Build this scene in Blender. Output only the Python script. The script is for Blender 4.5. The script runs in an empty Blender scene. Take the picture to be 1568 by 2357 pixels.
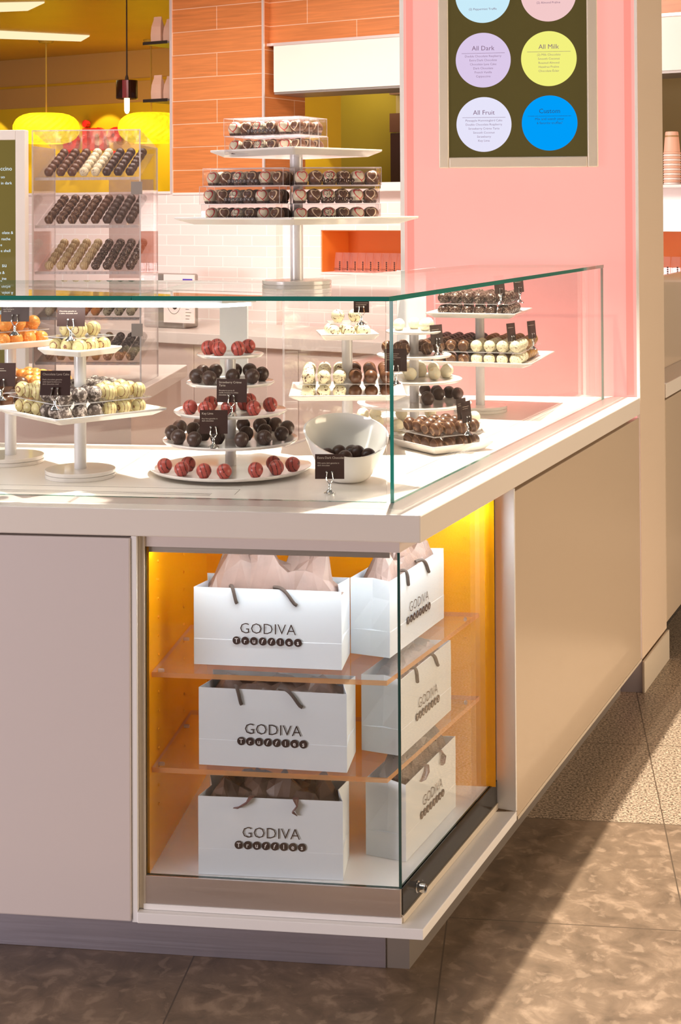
import bpy, bmesh, math, random
from mathutils import Matrix, Vector
random.seed(7)
S = bpy.context.scene
COL = S.collection
PI = math.pi

# ------------------------------------------------------------------ camera
YAW, PITCH, ROLL = .1314, -.0138, -.0053
FPX, CY = 3383.19, 433.66
CAM = Vector((.223, -2.845, 1.5137))
fw0 = Vector((-math.sin(YAW), math.cos(YAW), 0)); rt0 = Vector((math.cos(YAW), math.sin(YAW), 0)); up0 = Vector((0, 0, 1))
fwd = fw0*math.cos(PITCH) - up0*math.sin(PITCH); upv = up0*math.cos(PITCH) + fw0*math.sin(PITCH)
cr, sr = math.cos(ROLL), math.sin(ROLL)
rx = rt0*cr + upv*sr; uy = upv*cr - rt0*sr
cd = bpy.data.cameras.new('camera'); cam = bpy.data.objects.new('camera', cd); COL.objects.link(cam)
cd.sensor_fit = 'VERTICAL'; cd.sensor_height = 36; cd.sensor_width = 36
cd.lens = FPX/2357*36
cd.shift_y = -(1178.5-CY)/2357; cd.shift_x = 0
cd.clip_start = .05; cd.clip_end = 100
m = Matrix.Identity(4)
for i in range(3):
    m[i][0] = rx[i]; m[i][1] = uy[i]; m[i][2] = -fwd[i]; m[i][3] = CAM[i]
cam.matrix_world = m
S.camera = cam

# ------------------------------------------------------------------ view, world, lights
S.view_settings.view_transform = 'Standard'
S.view_settings.look = 'None'
S.view_settings.exposure = 0.14
S.view_settings.gamma = 1
S.view_settings.use_curve_mapping = False
W = bpy.data.worlds.new('world'); S.world = W; W.use_nodes = True
wn = W.node_tree; bg = wn.nodes['Background']; bg.inputs[1].default_value = .115
wtc = wn.nodes.new('ShaderNodeTexCoord'); wsp = wn.nodes.new('ShaderNodeSeparateXYZ'); wrp = wn.nodes.new('ShaderNodeValToRGB')
wn.links.new(wtc.outputs['Generated'], wsp.inputs[0])
wma = wn.nodes.new('ShaderNodeMath'); wma.operation = 'MULTIPLY_ADD'; wma.inputs[1].default_value = .5; wma.inputs[2].default_value = .5
wn.links.new(wsp.outputs[2], wma.inputs[0]); wn.links.new(wma.outputs[0], wrp.inputs[0]); wn.links.new(wrp.outputs[0], bg.inputs[0])
we = wrp.color_ramp.elements   # a mall interior: dark floor, warm shopfronts around eye level, dimmer soffit, bright ceiling
we[0].position = 0; we[0].color = (.30, .22, .15, 1); we[1].position = 1; we[1].color = (.95, .86, .80, 1)
for p_, c_ in ((.44, (.42, .32, .24, 1)), (.49, (1.35, 1.08, .80, 1)), (.56, (.80, .62, .48, 1)), (.60, (1.25, 1.05, .85, 1)), (.70, (.72, .62, .56, 1))):
    q_ = we.new(p_); q_.color = c_

def look(loc, to):
    d = (Vector(to)-Vector(loc)).normalized()
    return d.to_track_quat('-Z', 'Y').to_euler()
def light(name, typ, loc, to, power, col, size=.1, size_y=None, angle=None, blend=0.1, square=False, spread=None):
    l = bpy.data.lights.new(name, typ); l.energy = power; l.color = col
    if typ == 'AREA':
        l.shape = 'RECTANGLE' if size_y else 'SQUARE'; l.size = size
        if size_y: l.size_y = size_y
        if spread: l.spread = spread
    if typ == 'SPOT':
        l.shadow_soft_size = size; l.spot_size = angle; l.spot_blend = blend; l.use_square = square
    if typ == 'POINT': l.shadow_soft_size = size
    o = bpy.data.objects.new(name, l); COL.objects.link(o); o.location = loc; o.rotation_euler = look(loc, to)
    return o
# ceiling downlight over the glass case: the worktop's shadow edge runs along the floor beside the counter
light('ceiling_downlight', 'SPOT', (-.08, .96, 3.2), (.22, .62, 0), 730, (1, .90, .77), size=.022, angle=math.radians(64), blend=.3)
light('ceiling_downlight', 'SPOT', (.06, 1.0, 3.2), (.3, .6, 0), 70, (1, .88, .72), size=.02, angle=math.radians(66), blend=.5)
# added fill lights for the counter fronts, right side and rear wall
light('overhead_fill', 'AREA', (-1.3, -.9, 3.2), (-.8, .3, .9), 9, (1, .90, .92), size=1.6, size_y=1.0)  # soft fill added above the front
light('front_fill', 'AREA', (-6.3, -4.9, .95), (-.5, 0, .75), 335, (1, .88, .91), size=3.4, size_y=1.1)  # invented fill on the cabinet fronts
light('side_fill', 'AREA', (5.2, .0, 1.3), (.4, 1.1, .8), 185, (1, .77, .54), size=3.4, size_y=1.6)  # invented warm fill on the side panel
light('overhead_fill', 'AREA', (-1.2, 2.6, 3.0), (-.9, 4.3, 1.4), 68, (1, .88, .80), size=1.6, size_y=.6)  # fill added to light the rear wall

# ------------------------------------------------------------------ frames of reference
TH = .2882
SD = Vector((math.sin(TH), math.cos(TH), 0)); SN = Vector((math.cos(TH), -math.sin(TH), 0))
MS = Matrix(((SD.x, -SN.x, 0, 0), (SD.y, -SN.y, 0, 0), (0, 0, 1, 0), (0, 0, 0, 1)))   # local x along the side run, y inward
WD = Vector((.9148, -.4039, 0)).normalized(); WB = Vector((.4039, .9148, 0)).normalized()
WO = Vector((-1.167, 4.637, 0))
MW = Matrix(((WD.x, WB.x, 0, WO.x), (WD.y, WB.y, 0, WO.y), (0, 0, 1, 0), (0, 0, 0, 1)))  # local x along the rear wall, y backwards
def T(x, y, z=0, rz=0): return Matrix.Translation((x, y, z)) @ Matrix.Rotation(rz, 4, 'Z')

# ------------------------------------------------------------------ materials
def nt(name):
    m = bpy.data.materials.new(name); m.use_nodes = True
    n = m.node_tree; b = n.nodes['Principled BSDF']
    return m, n, b
def N(n, typ, **k):
    x = n.nodes.new(typ)
    for a, v in k.items():
        if a == 'i':
            for q, w in v.items(): x.inputs[q].default_value = w
        else: setattr(x, a, v)
    return x
def c4(c): return (c[0], c[1], c[2], 1)
def srgb(r, g, b):
    f = lambda u: (u/255/12.92) if u/255 <= .04045 else ((u/255+.055)/1.055)**2.4
    return (f(r), f(g), f(b))
def mat(name, col, rough=.5, metal=0, emit=None, es=0, trans=0, coat=0, var=.0, vscale=20, bump=0, bscale=60, spec=None):
    m, n, b = nt(name)
    b.inputs['Base Color'].default_value = c4(col); b.inputs['Roughness'].default_value = rough
    b.inputs['Metallic'].default_value = metal
    b.inputs['Transmission Weight'].default_value = trans
    b.inputs['Coat Weight'].default_value = coat
    if spec is not None: b.inputs['Specular IOR Level'].default_value = spec
    if emit: b.inputs['Emission Color'].default_value = c4(emit); b.inputs['Emission Strength'].default_value = es
    tc = N(n, 'ShaderNodeTexCoord')
    if var:
        ns = N(n, 'ShaderNodeTexNoise', i={'Scale': vscale, 'Detail': 3}); n.links.new(tc.outputs['Object'], ns.inputs['Vector'])
        mx = N(n, 'ShaderNodeMix', data_type='RGBA'); mx.inputs[6].default_value = c4([v*(1-var) for v in col]); mx.inputs[7].default_value = c4([min(1, v*(1+var)) for v in col])
        n.links.new(ns.outputs['Fac'], mx.inputs[0]); n.links.new(mx.outputs[2], b.inputs['Base Color'])
    if bump:
        ns = N(n, 'ShaderNodeTexNoise', i={'Scale': bscale, 'Detail': 4}); n.links.new(tc.outputs['Object'], ns.inputs['Vector'])
        bp = N(n, 'ShaderNodeBump', i={'Strength': bump, 'Distance': .002}); n.links.new(ns.outputs['Fac'], bp.inputs['Height']); n.links.new(bp.outputs[0], b.inputs['Normal'])
    return m
def glass(name, tint=(1, 1, 1), refl=1.0, veil=0, veilcol=(1, 1, 1), rough=0.0):
    m = bpy.data.materials.new(name); m.use_nodes = True; n = m.node_tree; n.nodes.clear()
    out = N(n, 'ShaderNodeOutputMaterial'); tr = N(n, 'ShaderNodeBsdfTransparent'); tr.inputs[0].default_value = c4(tint)
    gl = N(n, 'ShaderNodeBsdfGlossy'); gl.inputs['Roughness'].default_value = rough; gl.inputs[0].default_value = (1, 1, 1, 1)
    lw = N(n, 'ShaderNodeLayerWeight', i={'Blend': .5})
    pw = N(n, 'ShaderNodeMath', operation='POWER', i={1: 5}); n.links.new(lw.outputs['Facing'], pw.inputs[0])
    ma = N(n, 'ShaderNodeMath', operation='MULTIPLY_ADD', i={1: .85*refl, 2: .035*refl}); n.links.new(pw.outputs[0], ma.inputs[0])
    mx = N(n, 'ShaderNodeMixShader'); n.links.new(ma.outputs[0], mx.inputs[0]); n.links.new(tr.outputs[0], mx.inputs[1]); n.links.new(gl.outputs[0], mx.inputs[2])
    last = mx
    if veil:
        df = N(n, 'ShaderNodeBsdfDiffuse'); df.inputs[0].default_value = c4(veilcol)
        m2 = N(n, 'ShaderNodeMixShader'); m2.inputs[0].default_value = veil
        n.links.new(mx.outputs[0], m2.inputs[1]); n.links.new(df.outputs[0], m2.inputs[2]); last = m2
    n.links.new(last.outputs[0], out.inputs[0])
    return m
def emis(name, col, st):
    m = bpy.data.materials.new(name); m.use_nodes = True; n = m.node_tree; n.nodes.clear()
    out = N(n, 'ShaderNodeOutputMaterial'); e = N(n, 'ShaderNodeEmission'); e.inputs[0].default_value = c4(col); e.inputs[1].default_value = st
    n.links.new(e.outputs[0], out.inputs[0]); return m
def brushed(name, col, rough=.38, axis='z', metal=.9):
    m, n, b = nt(name); b.inputs['Metallic'].default_value = metal; b.inputs['Base Color'].default_value = c4(col)
    tc = N(n, 'ShaderNodeTexCoord'); mp = N(n, 'ShaderNodeMapping')
    mp.inputs['Scale'].default_value = (4, 4, 400) if axis == 'z' else (400, 400, 4)
    ns = N(n, 'ShaderNodeTexNoise', i={'Scale': 1.0, 'Detail': 2}); mr = N(n, 'ShaderNodeMapRange', i={3: rough-.06, 4: rough+.08})
    n.links.new(tc.outputs['Object'], mp.inputs[0]); n.links.new(mp.outputs[0], ns.inputs['Vector']); n.links.new(ns.outputs['Fac'], mr.inputs[0]); n.links.new(mr.outputs[0], b.inputs['Roughness'])
    return m
def choc(name, base, line=None, style=None, rough=.32, thr=.0, scale=1.0, bump=.15, bscale=300):
    """truffle coating: base colour with an optional drizzle / flake / dust pattern"""
    m, n, b = nt(name); b.inputs['Roughness'].default_value = rough
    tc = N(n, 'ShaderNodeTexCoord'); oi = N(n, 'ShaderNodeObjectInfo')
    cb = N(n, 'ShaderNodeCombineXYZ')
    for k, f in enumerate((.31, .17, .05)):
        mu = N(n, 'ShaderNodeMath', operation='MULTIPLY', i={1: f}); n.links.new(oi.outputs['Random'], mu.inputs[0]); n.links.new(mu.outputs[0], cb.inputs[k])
    ad = N(n, 'ShaderNodeVectorMath', operation='ADD'); n.links.new(tc.outputs['Object'], ad.inputs[0]); n.links.new(cb.outputs[0], ad.inputs[1])
    ns = N(n, 'ShaderNodeTexNoise', i={'Scale': bscale, 'Detail': 4}); n.links.new(ad.outputs[0], ns.inputs['Vector'])
    bp = N(n, 'ShaderNodeBump', i={'Strength': bump, 'Distance': .0012}); n.links.new(ns.outputs['Fac'], bp.inputs['Height']); n.links.new(bp.outputs[0], b.inputs['Normal'])
    if style is None:
        b.inputs['Base Color'].default_value = c4(base)
        mx = N(n, 'ShaderNodeMix', data_type='RGBA'); mx.inputs[6].default_value = c4([v*.8 for v in base]); mx.inputs[7].default_value = c4([min(1, v*1.25) for v in base])
        n2 = N(n, 'ShaderNodeTexNoise', i={'Scale': 90}); n.links.new(ad.outputs[0], n2.inputs['Vector']); n.links.new(n2.outputs['Fac'], mx.inputs[0]); n.links.new(mx.outputs[2], b.inputs['Base Color'])
        return m
    if style == 'stripe':
        w = N(n, 'ShaderNodeTexWave', wave_type='BANDS', bands_direction='X', i={'Scale': 42*scale, 'Distortion': .9, 'Detail': 1, 'Detail Scale': 12}); n.links.new(ad.outputs[0], w.inputs['Vector']); src = w.outputs['Fac']; op = 'GREATER_THAN'
    elif style == 'arc':
        w = N(n, 'ShaderNodeTexWave', wave_type='RINGS', rings_direction='Y', i={'Scale': 33*scale, 'Distortion': 1.8, 'Detail': 1, 'Detail Scale': 20}); n.links.new(ad.outputs[0], w.inputs['Vector']); src = w.outputs['Fac']; op = 'GREATER_THAN'
    elif style == 'scribble':
        w = N(n, 'ShaderNodeTexWave', wave_type='BANDS', bands_direction='DIAGONAL', i={'Scale': 17*scale, 'Distortion': 9, 'Detail': .6, 'Detail Scale': 9}); n.links.new(ad.outputs[0], w.inputs['Vector']); src = w.outputs['Fac']; op = 'GREATER_THAN'
    elif style == 'dust':
        w = N(n, 'ShaderNodeTexNoise', i={'Scale': 110, 'Detail': 6, 'Roughness': .7}); n.links.new(ad.outputs[0], w.inputs['Vector']); src = w.outputs['Fac']; op = 'GREATER_THAN'
    elif style == 'fleck':
        w = N(n, 'ShaderNodeTexNoise', i={'Scale': 150*scale, 'Detail': 2, 'Roughness': .5, 'Distortion': 1.2}); n.links.new(ad.outputs[0], w.inputs['Vector']); src = w.outputs['Fac']; op = 'GREATER_THAN'
    elif style == 'loop':
        sp = N(n, 'ShaderNodeSeparateXYZ'); n.links.new(tc.outputs['Object'], sp.inputs[0])
        def mth(op, a_, b_=None):
            x = N(n, 'ShaderNodeMath', operation=op)
            for q, v_ in enumerate((a_, b_)):
                if v_ is None: continue
                if isinstance(v_, (int, float)): x.inputs[q].default_value = v_
                else: n.links.new(v_, x.inputs[q])
            return x.outputs[0]
        X = mth('MULTIPLY', mth('ADD', sp.outputs[0], -.001), 1/.0092); Z = mth('MULTIPLY', mth('ADD', sp.outputs[2], -.0175), 1/.0092)
        X = mth('ADD', X, mth('MULTIPLY', Z, .18))
        g_ = mth('ADD', mth('ADD', mth('MULTIPLY', X, X), mth('MULTIPLY', Z, Z)), -1)
        g_ = mth('SUBTRACT', g_, mth('MULTIPLY', mth('POWER', mth('ABSOLUTE', X), .667), Z))
        r1 = mth('SUBTRACT', 1, mth('ABSOLUTE', mth('MULTIPLY', g_, 1.7)))
        # a tail crossing below the heart
        tl = mth('SUBTRACT', 1, mth('ABSOLUTE', mth('MULTIPLY', mth('ADD', mth('ADD', X, mth('MULTIPLY', Z, .9)), 1.0), 3.5)))
        tl = mth('MULTIPLY', tl, mth('LESS_THAN', Z, -.2))
        src = mth('MAXIMUM', r1, tl)
    mr = N(n, 'ShaderNodeMapRange', interpolation_type='SMOOTHSTEP', i={1: thr, 2: thr+(.12 if style == 'dust' else .035)}); n.links.new(src, mr.inputs[0])
    mx = N(n, 'ShaderNodeMix', data_type='RGBA'); mx.inputs[6].default_value = c4(base); mx.inputs[7].default_value = c4(line)
    n.links.new(mr.outputs[0], mx.inputs[0]); n.links.new(mx.outputs[2], b.inputs['Base Color'])
    return m
def tiled(name, c1, c2, mortar, w, h, msize, off=.5, rough=.25, x0=0, z0=0, wood=False, bumpy=0):
    m, n, b = nt(name); b.inputs['Roughness'].default_value = rough
    tc = N(n, 'ShaderNodeTexCoord'); sp = N(n, 'ShaderNodeSeparateXYZ'); n.links.new(tc.outputs['Object'], sp.inputs[0])
    cb = N(n, 'ShaderNodeCombineXYZ')
    ax = N(n, 'ShaderNodeMath', operation='ADD', i={1: x0}); az = N(n, 'ShaderNodeMath', operation='ADD', i={1: z0})
    xy = N(n, 'ShaderNodeMath', operation='ADD'); n.links.new(sp.outputs[0], xy.inputs[0]); n.links.new(sp.outputs[1], xy.inputs[1])
    n.links.new(xy.outputs[0], ax.inputs[0]); n.links.new(sp.outputs[2], az.inputs[0]); n.links.new(ax.outputs[0], cb.inputs[0]); n.links.new(az.outputs[0], cb.inputs[1])
    br = N(n, 'ShaderNodeTexBrick', offset=off, offset_frequency=2, i={'Scale': 1, 'Mortar Size': msize, 'Mortar Smooth': .1, 'Brick Width': w, 'Row Height': h, 'Color1': c4(c1), 'Color2': c4(c2), 'Mortar': c4(mortar), 'Bias': 0})
    n.links.new(cb.outputs[0], br.inputs['Vector'])
    col = br.outputs['Color']
    if wood:
        mp = N(n, 'ShaderNodeMapping'); mp.inputs['Scale'].default_value = (3, 60, 1); n.links.new(cb.outputs[0], mp.inputs[0])
        ns = N(n, 'ShaderNodeTexNoise', i={'Scale': 1.3, 'Detail': 5, 'Distortion': .6}); n.links.new(mp.outputs[0], ns.inputs['Vector'])
        mr = N(n, 'ShaderNodeMapRange', i={1: .3, 2: .75, 3: .84, 4: 1.12}); n.links.new(ns.outputs['Fac'], mr.inputs[0])
        mu = N(n, 'ShaderNodeMix', data_type='RGBA', blend_type='MULTIPLY', i={0: 1.0}); n.links.new(col, mu.inputs[6]); n.links.new(mr.outputs[0], mu.inputs[7]); col = mu.outputs[2]
    n.links.new(col, b.inputs['Base Color'])
    bp = N(n, 'ShaderNodeBump', invert=True, i={'Strength': .6, 'Distance': .003}); n.links.new(br.outputs['Fac'], bp.inputs['Height']); n.links.new(bp.outputs[0], b.inputs['Normal'])
    return m
def floor_mat():
    m, n, b = nt('floor stone tiles'); b.inputs['Roughness'].default_value = .38
    tc = N(n, 'ShaderNodeTexCoord'); sp = N(n, 'ShaderNodeSeparateXYZ'); n.links.new(tc.outputs['Object'], sp.inputs[0])
    def joint(o, off, pitch):
        a = N(n, 'ShaderNodeMath', operation='ADD', i={1: -off+pitch*40}); n.links.new(o, a.inputs[0])
        mo = N(n, 'ShaderNodeMath', operation='PINGPONG', i={1: pitch/2}); n.links.new(a.outputs[0], mo.inputs[0])
        l = N(n, 'ShaderNodeMath', operation='LESS_THAN', i={1: .0016}); n.links.new(mo.outputs[0], l.inputs[0]); return l
    jx = joint(sp.outputs[0], .027, .5); jy = joint(sp.outputs[1], .315, .537)
    j = N(n, 'ShaderNodeMath', operation='MAXIMUM'); n.links.new(jx.outputs[0], j.inputs[0]); n.links.new(jy.outputs[0], j.inputs[1])
    # marble-like brown stone
    n1 = N(n, 'ShaderNodeTexNoise', i={'Scale': 13, 'Detail': 7, 'Roughness': .6, 'Distortion': .6}); n.links.new(tc.outputs['Object'], n1.inputs['Vector'])
    v1 = N(n, 'ShaderNodeTexVoronoi', i={'Scale': 22, 'Randomness': 1}); n.links.new(n1.outputs['Color'], v1.inputs['Vector'])
    cr1 = N(n, 'ShaderNodeValToRGB'); e = cr1.color_ramp.elements
    e[0].position = .32; e[0].color = c4((.135, .092, .058)); e[1].position = .72; e[1].color = c4((.40, .285, .195))
    e2 = cr1.color_ramp.elements.new(.55); e2.color = c4((.225, .155, .100))
    n.links.new(n1.outputs['Fac'], cr1.inputs[0])
    v2 = N(n, 'ShaderNodeTexNoise', i={'Scale': 28, 'Detail': 4, 'Distortion': .5}); n.links.new(tc.outputs['Object'], v2.inputs['Vector'])
    mr = N(n, 'ShaderNodeMapRange', i={1: .56, 2: .66}); n.links.new(v2.outputs['Fac'], mr.inputs[0])
    mm = N(n, 'ShaderNodeMix', data_type='RGBA'); mm.inputs[7].default_value = c4((.46, .33, .225)); n.links.new(cr1.outputs[0], mm.inputs[6])
    ml = N(n, 'ShaderNodeMath', operation='MULTIPLY', i={1: .42}); n.links.new(mr.outputs[0], ml.inputs[0]); n.links.new(ml.outputs[0], mm.inputs[0])
    # granite
    n3 = N(n, 'ShaderNodeTexNoise', i={'Scale': 150, 'Detail': 5, 'Roughness': .8}); n.links.new(tc.outputs['Object'], n3.inputs['Vector'])
    cr2 = N(n, 'ShaderNodeValToRGB'); e = cr2.color_ramp.elements
    e[0].position = .40; e[0].color = c4((.035, .020, .008)); e[1].position = .60; e[1].color = c4((.66, .51, .37))
    n.links.new(n3.outputs['Fac'], cr2.inputs[0])
    gt = N(n, 'ShaderNodeMath', operation='GREATER_THAN', i={1: .852}); n.links.new(sp.outputs[1], gt.inputs[0])
    mg = N(n, 'ShaderNodeMix', data_type='RGBA'); n.links.new(gt.outputs[0], mg.inputs[0]); n.links.new(mm.outputs[2], mg.inputs[6]); n.links.new(cr2.outputs[0], mg.inputs[7])
    mj = N(n, 'ShaderNodeMix', data_type='RGBA'); mj.inputs[7].default_value = c4((.10, .07, .045)); n.links.new(j.outputs[0], mj.inputs[0]); n.links.new(mg.outputs[2], mj.inputs[6])
    n.links.new(mj.outputs[2], b.inputs['Base Color'])
    return m

M = {}
M['floor'] = floor_mat()
M['solid'] = mat('white solid surface', (.86, .79, .72), .28, var=.02, vscale=3)
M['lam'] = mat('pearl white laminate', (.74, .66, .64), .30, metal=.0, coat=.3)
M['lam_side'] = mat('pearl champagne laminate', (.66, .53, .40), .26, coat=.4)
M['edge_white'] = mat('white frame', (.92, .90, .89), .3)
M['plinth'] = brushed('brushed plinth metal', (.55, .52, .60), .4)
M['steel'] = brushed('brushed steel', (.93, .76, .60), .36, metal=.25)
M['steel2'] = brushed('satin steel rail', (.80, .71, .67), .33)
M['darkrail'] = mat('dark glossy rail', (.05, .045, .04), .12, metal=.3)
M['chrome'] = mat('chrome', (.85, .85, .84), .06, metal=1)
M['orange'] = mat('orange lacquer', (.93, .39, .003), .22, coat=.3)
M['orange2'] = mat('niche orange', (.80, .22, .03), .5)
M['glass'] = glass('clear case glass', tint=(.985, .995, .99), refl=1.0)
M['gedge'] = mat('green glass edge', (.018, .21, .165), .08, coat=.5)
M['gedge2'] = mat('dark green glass edge', (.02, .07, .06), .08, coat=.5)
M['acr'] = glass('clear acrylic', tint=(.985, .98, .98), refl=.8, veil=.03, veilcol=(1, .93, .9))
M['acr_box'] = glass('clear gift box plastic', tint=(.97, .95, .95), refl=1.1, veil=.02, veilcol=(1, .9, .9))
M['acr_cab'] = glass('acrylic cabinet wall', tint=(.985, .975, .97), refl=.9, veil=.025, veilcol=(1, .84, .80))
M['acr_frost'] = glass('veiled acrylic', tint=(.9, .85, .84), refl=.8, veil=.30, veilcol=(.72, .60, .56))
M['acr_edge'] = glass('acrylic edge', tint=(.98, .70, .45), refl=1.0, veil=.55, veilcol=(.85, .44, .20), rough=.15)  # orange reflection of the surroundings put into the edge colour
M['acr_edge2'] = glass('pale acrylic edge', tint=(.95, .9, .9), refl=1.0, veil=.45, veilcol=(.85, .82, .82), rough=.1)
M['ceramic'] = mat('white ceramic', (.86, .83, .78), .12, coat=.4)
M['plate'] = mat('white plate', (.87, .82, .77), .15, coat=.3)
M['polegrey'] = mat('white enamel pole', (.72, .70, .71), .25, coat=.3)
M['jamb'] = mat('white lacquered jamb', (.93, .92, .93), .22, coat=.3)
M['led'] = emis('led strip', (1, .98, .95), 9)
M['ledn'] = emis('niche led strip', (.92, .97, 1), 36)
M['paper'] = mat('white bag paper', (.77, .82, .88), .45, bump=.25, bscale=25)
M['print'] = mat('dark brown print', (.035, .013, .010), .5)
M['printw'] = mat('white print', (.85, .82, .82), .5)
M['tissue'] = mat('brown tissue paper', (.23, .15, .125), .5, var=.4, vscale=18, bump=.6, bscale=40)
M['tissued'] = mat('dark brown tissue paper', (.105, .058, .042), .42, var=.3, vscale=18, bump=.6, bscale=40)
M['rope'] = mat('brown rope', (.085, .060, .050), .7)
M['ribbon'] = mat('brown satin ribbon', (.13, .055, .05), .35)
M['card'] = mat('dark brown card', (.045, .017, .012), .45)
M['cream'] = mat('cream print', (.62, .52, .42), .6)
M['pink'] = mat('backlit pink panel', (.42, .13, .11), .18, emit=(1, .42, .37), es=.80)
M['pinkglow'] = mat('painted pink edge glow', (.42, .08, .07), .2, emit=(1, .29, .24), es=.84)
M['champ'] = brushed('champagne metal', (.76, .67, .55), .42, metal=.3)
M['screen'] = mat('dark olive screen', (.035, .028, .008), .12, emit=(.10, .075, .022), es=.62, coat=.3)
M['screen2'] = mat('olive menu screen', (.05, .04, .01), .12, emit=(.20, .15, .035), es=.62, coat=.3)
M['bluewhite'] = emis('lit pale text', (.75, .9, 1), 1.0)
for k, c in dict(lilac=(.76, .62, .86), yellow=(.95, .93, .22), lav=(.84, .82, 1.0), blue=(.0, .36, 1.0), sky=(.62, .88, 1.0), rose=(.95, .62, .62)).items():
    M['c_'+k] = emis('lit %s disc' % k, c, .86)
M['ink'] = mat('purple grey ink', (.10, .05, .11), .5, emit=(.22, .15, .24), es=.5)
M['inkblue'] = mat('deep blue ink', (.0, .10, .30), .5, emit=(0, .05, .2), es=.05)
M['wood'] = tiled('wood look tile', (.64, .215, .062), (.70, .25, .08), (.88, .55, .38), .59, .1235, .0022, rough=.35, x0=.59*.5, z0=-1.6, wood=True)
M['subway'] = tiled('white subway tile', (.92, .78, .74), (.88, .74, .70), (.97, .90, .86), .186, .0555, .0035, rough=.12, x0=.075, z0=-1.6)
M['trim'] = mat('pale metal trim', (.86, .74, .72), .3, metal=.4)
M['valance'] = mat('white shutter housing', (.90, .84, .76), .5)
M['sill'] = mat('pink white sill', (.90, .78, .74), .3)
M['cab'] = mat('pink beige cabinet', (.80, .62, .56), .35)
M['cabtop'] = mat('pale worktop', (.84, .72, .66), .3)
M['goldceil'] = mat('golden ceiling panels', (.50, .27, .012), .38, var=.12, vscale=4)
M['bulk'] = mat('tan bulkhead', (.48, .26, .085), .6)
M['yellow'] = mat('yellow wall', (.66, .42, .008), .6)
M['olive'] = mat('olive wall', (.34, .26, .01), .6)
M['redletter'] = mat('red letters', (.70, .02, .02), .4)
M['lampwhite'] = emis('ceiling light panel', (1, .82, .50), 1.0)
M['basket'] = mat('yellow woven lamp shade', (.9, .75, .03), .5, emit=(1, .80, .01), es=.75)
_m = M['basket']; _n = _m.node_tree; _b = _n.nodes['Principled BSDF']
_tc = N(_n, 'ShaderNodeTexCoord'); _v = N(_n, 'ShaderNodeTexVoronoi', i={'Scale': 34}); _mp = N(_n, 'ShaderNodeMapping'); _mp.inputs['Scale'].default_value = (1, 1, .55)
_n.links.new(_tc.outputs['Object'], _mp.inputs[0]); _n.links.new(_mp.outputs[0], _v.inputs['Vector'])
_r = N(_n, 'ShaderNodeMapRange', i={1: .1, 2: .7, 3: 1.05, 4: .60}); _n.links.new(_v.outputs['Distance'], _r.inputs[0]); _n.links.new(_r.outputs[0], _b.inputs['Emission Strength'])
M['bulb'] = emis('warm bulb', (1, .72, .32), 7)
M['blackshade'] = mat('black lamp shade', (.03, .008, .006), .15, coat=.5)
M['redinner'] = mat('red lamp side', (.25, .01, .01), .2)
M['cord'] = mat('dark cord', (.06, .03, .015), .6)
M['goldcord'] = mat('gold cord', (.35, .2, .03), .5)
M['kraft'] = mat('kraft paper bag', (.66, .40, .29), .6, bump=.5, bscale=50)
M['blackshelf'] = mat('black shelf', (.03, .02, .015), .3)
M['darkboard'] = mat('dark menu board', (.045, .012, .01), .35)
M['brownboard'] = mat('brown header board', (.13, .05, .03), .4)
M['tanwall'] = mat('tan wall', (.42, .32, .14), .6)
M['faint'] = mat('faint print', (.16, .09, .06), .6)
M['cup'] = mat('paper cup', (.90, .50, .36), .5)
M['cupband'] = mat('brown cup band', (.42, .25, .1), .5)
M['reader'] = mat('grey brown card reader', (.25, .16, .13), .4)
M['greyholder'] = mat('grey steel holder', (.32, .28, .25), .35, metal=.4)
M['sheet'] = mat('printed sheet', (.85, .72, .68), .6)
M['blueprint'] = mat('blue print', (.12, .08, .45), .5)
M['slot'] = mat('dark slot', (.16, .12, .10), .5)
M['channel'] = mat('greyed glazing channel', (.66, .58, .53), .25)
M['crystal'] = glass('iridescent clear bag', tint=(.97, .88, .86), refl=1.3, veil=.07, veilcol=(1, .80, .78), rough=.15)
M['board'] = mat('white menu frame', (.88, .82, .76), .35)
DK, ML = (.052, .021, .013), (.120, .046, .020)
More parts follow.
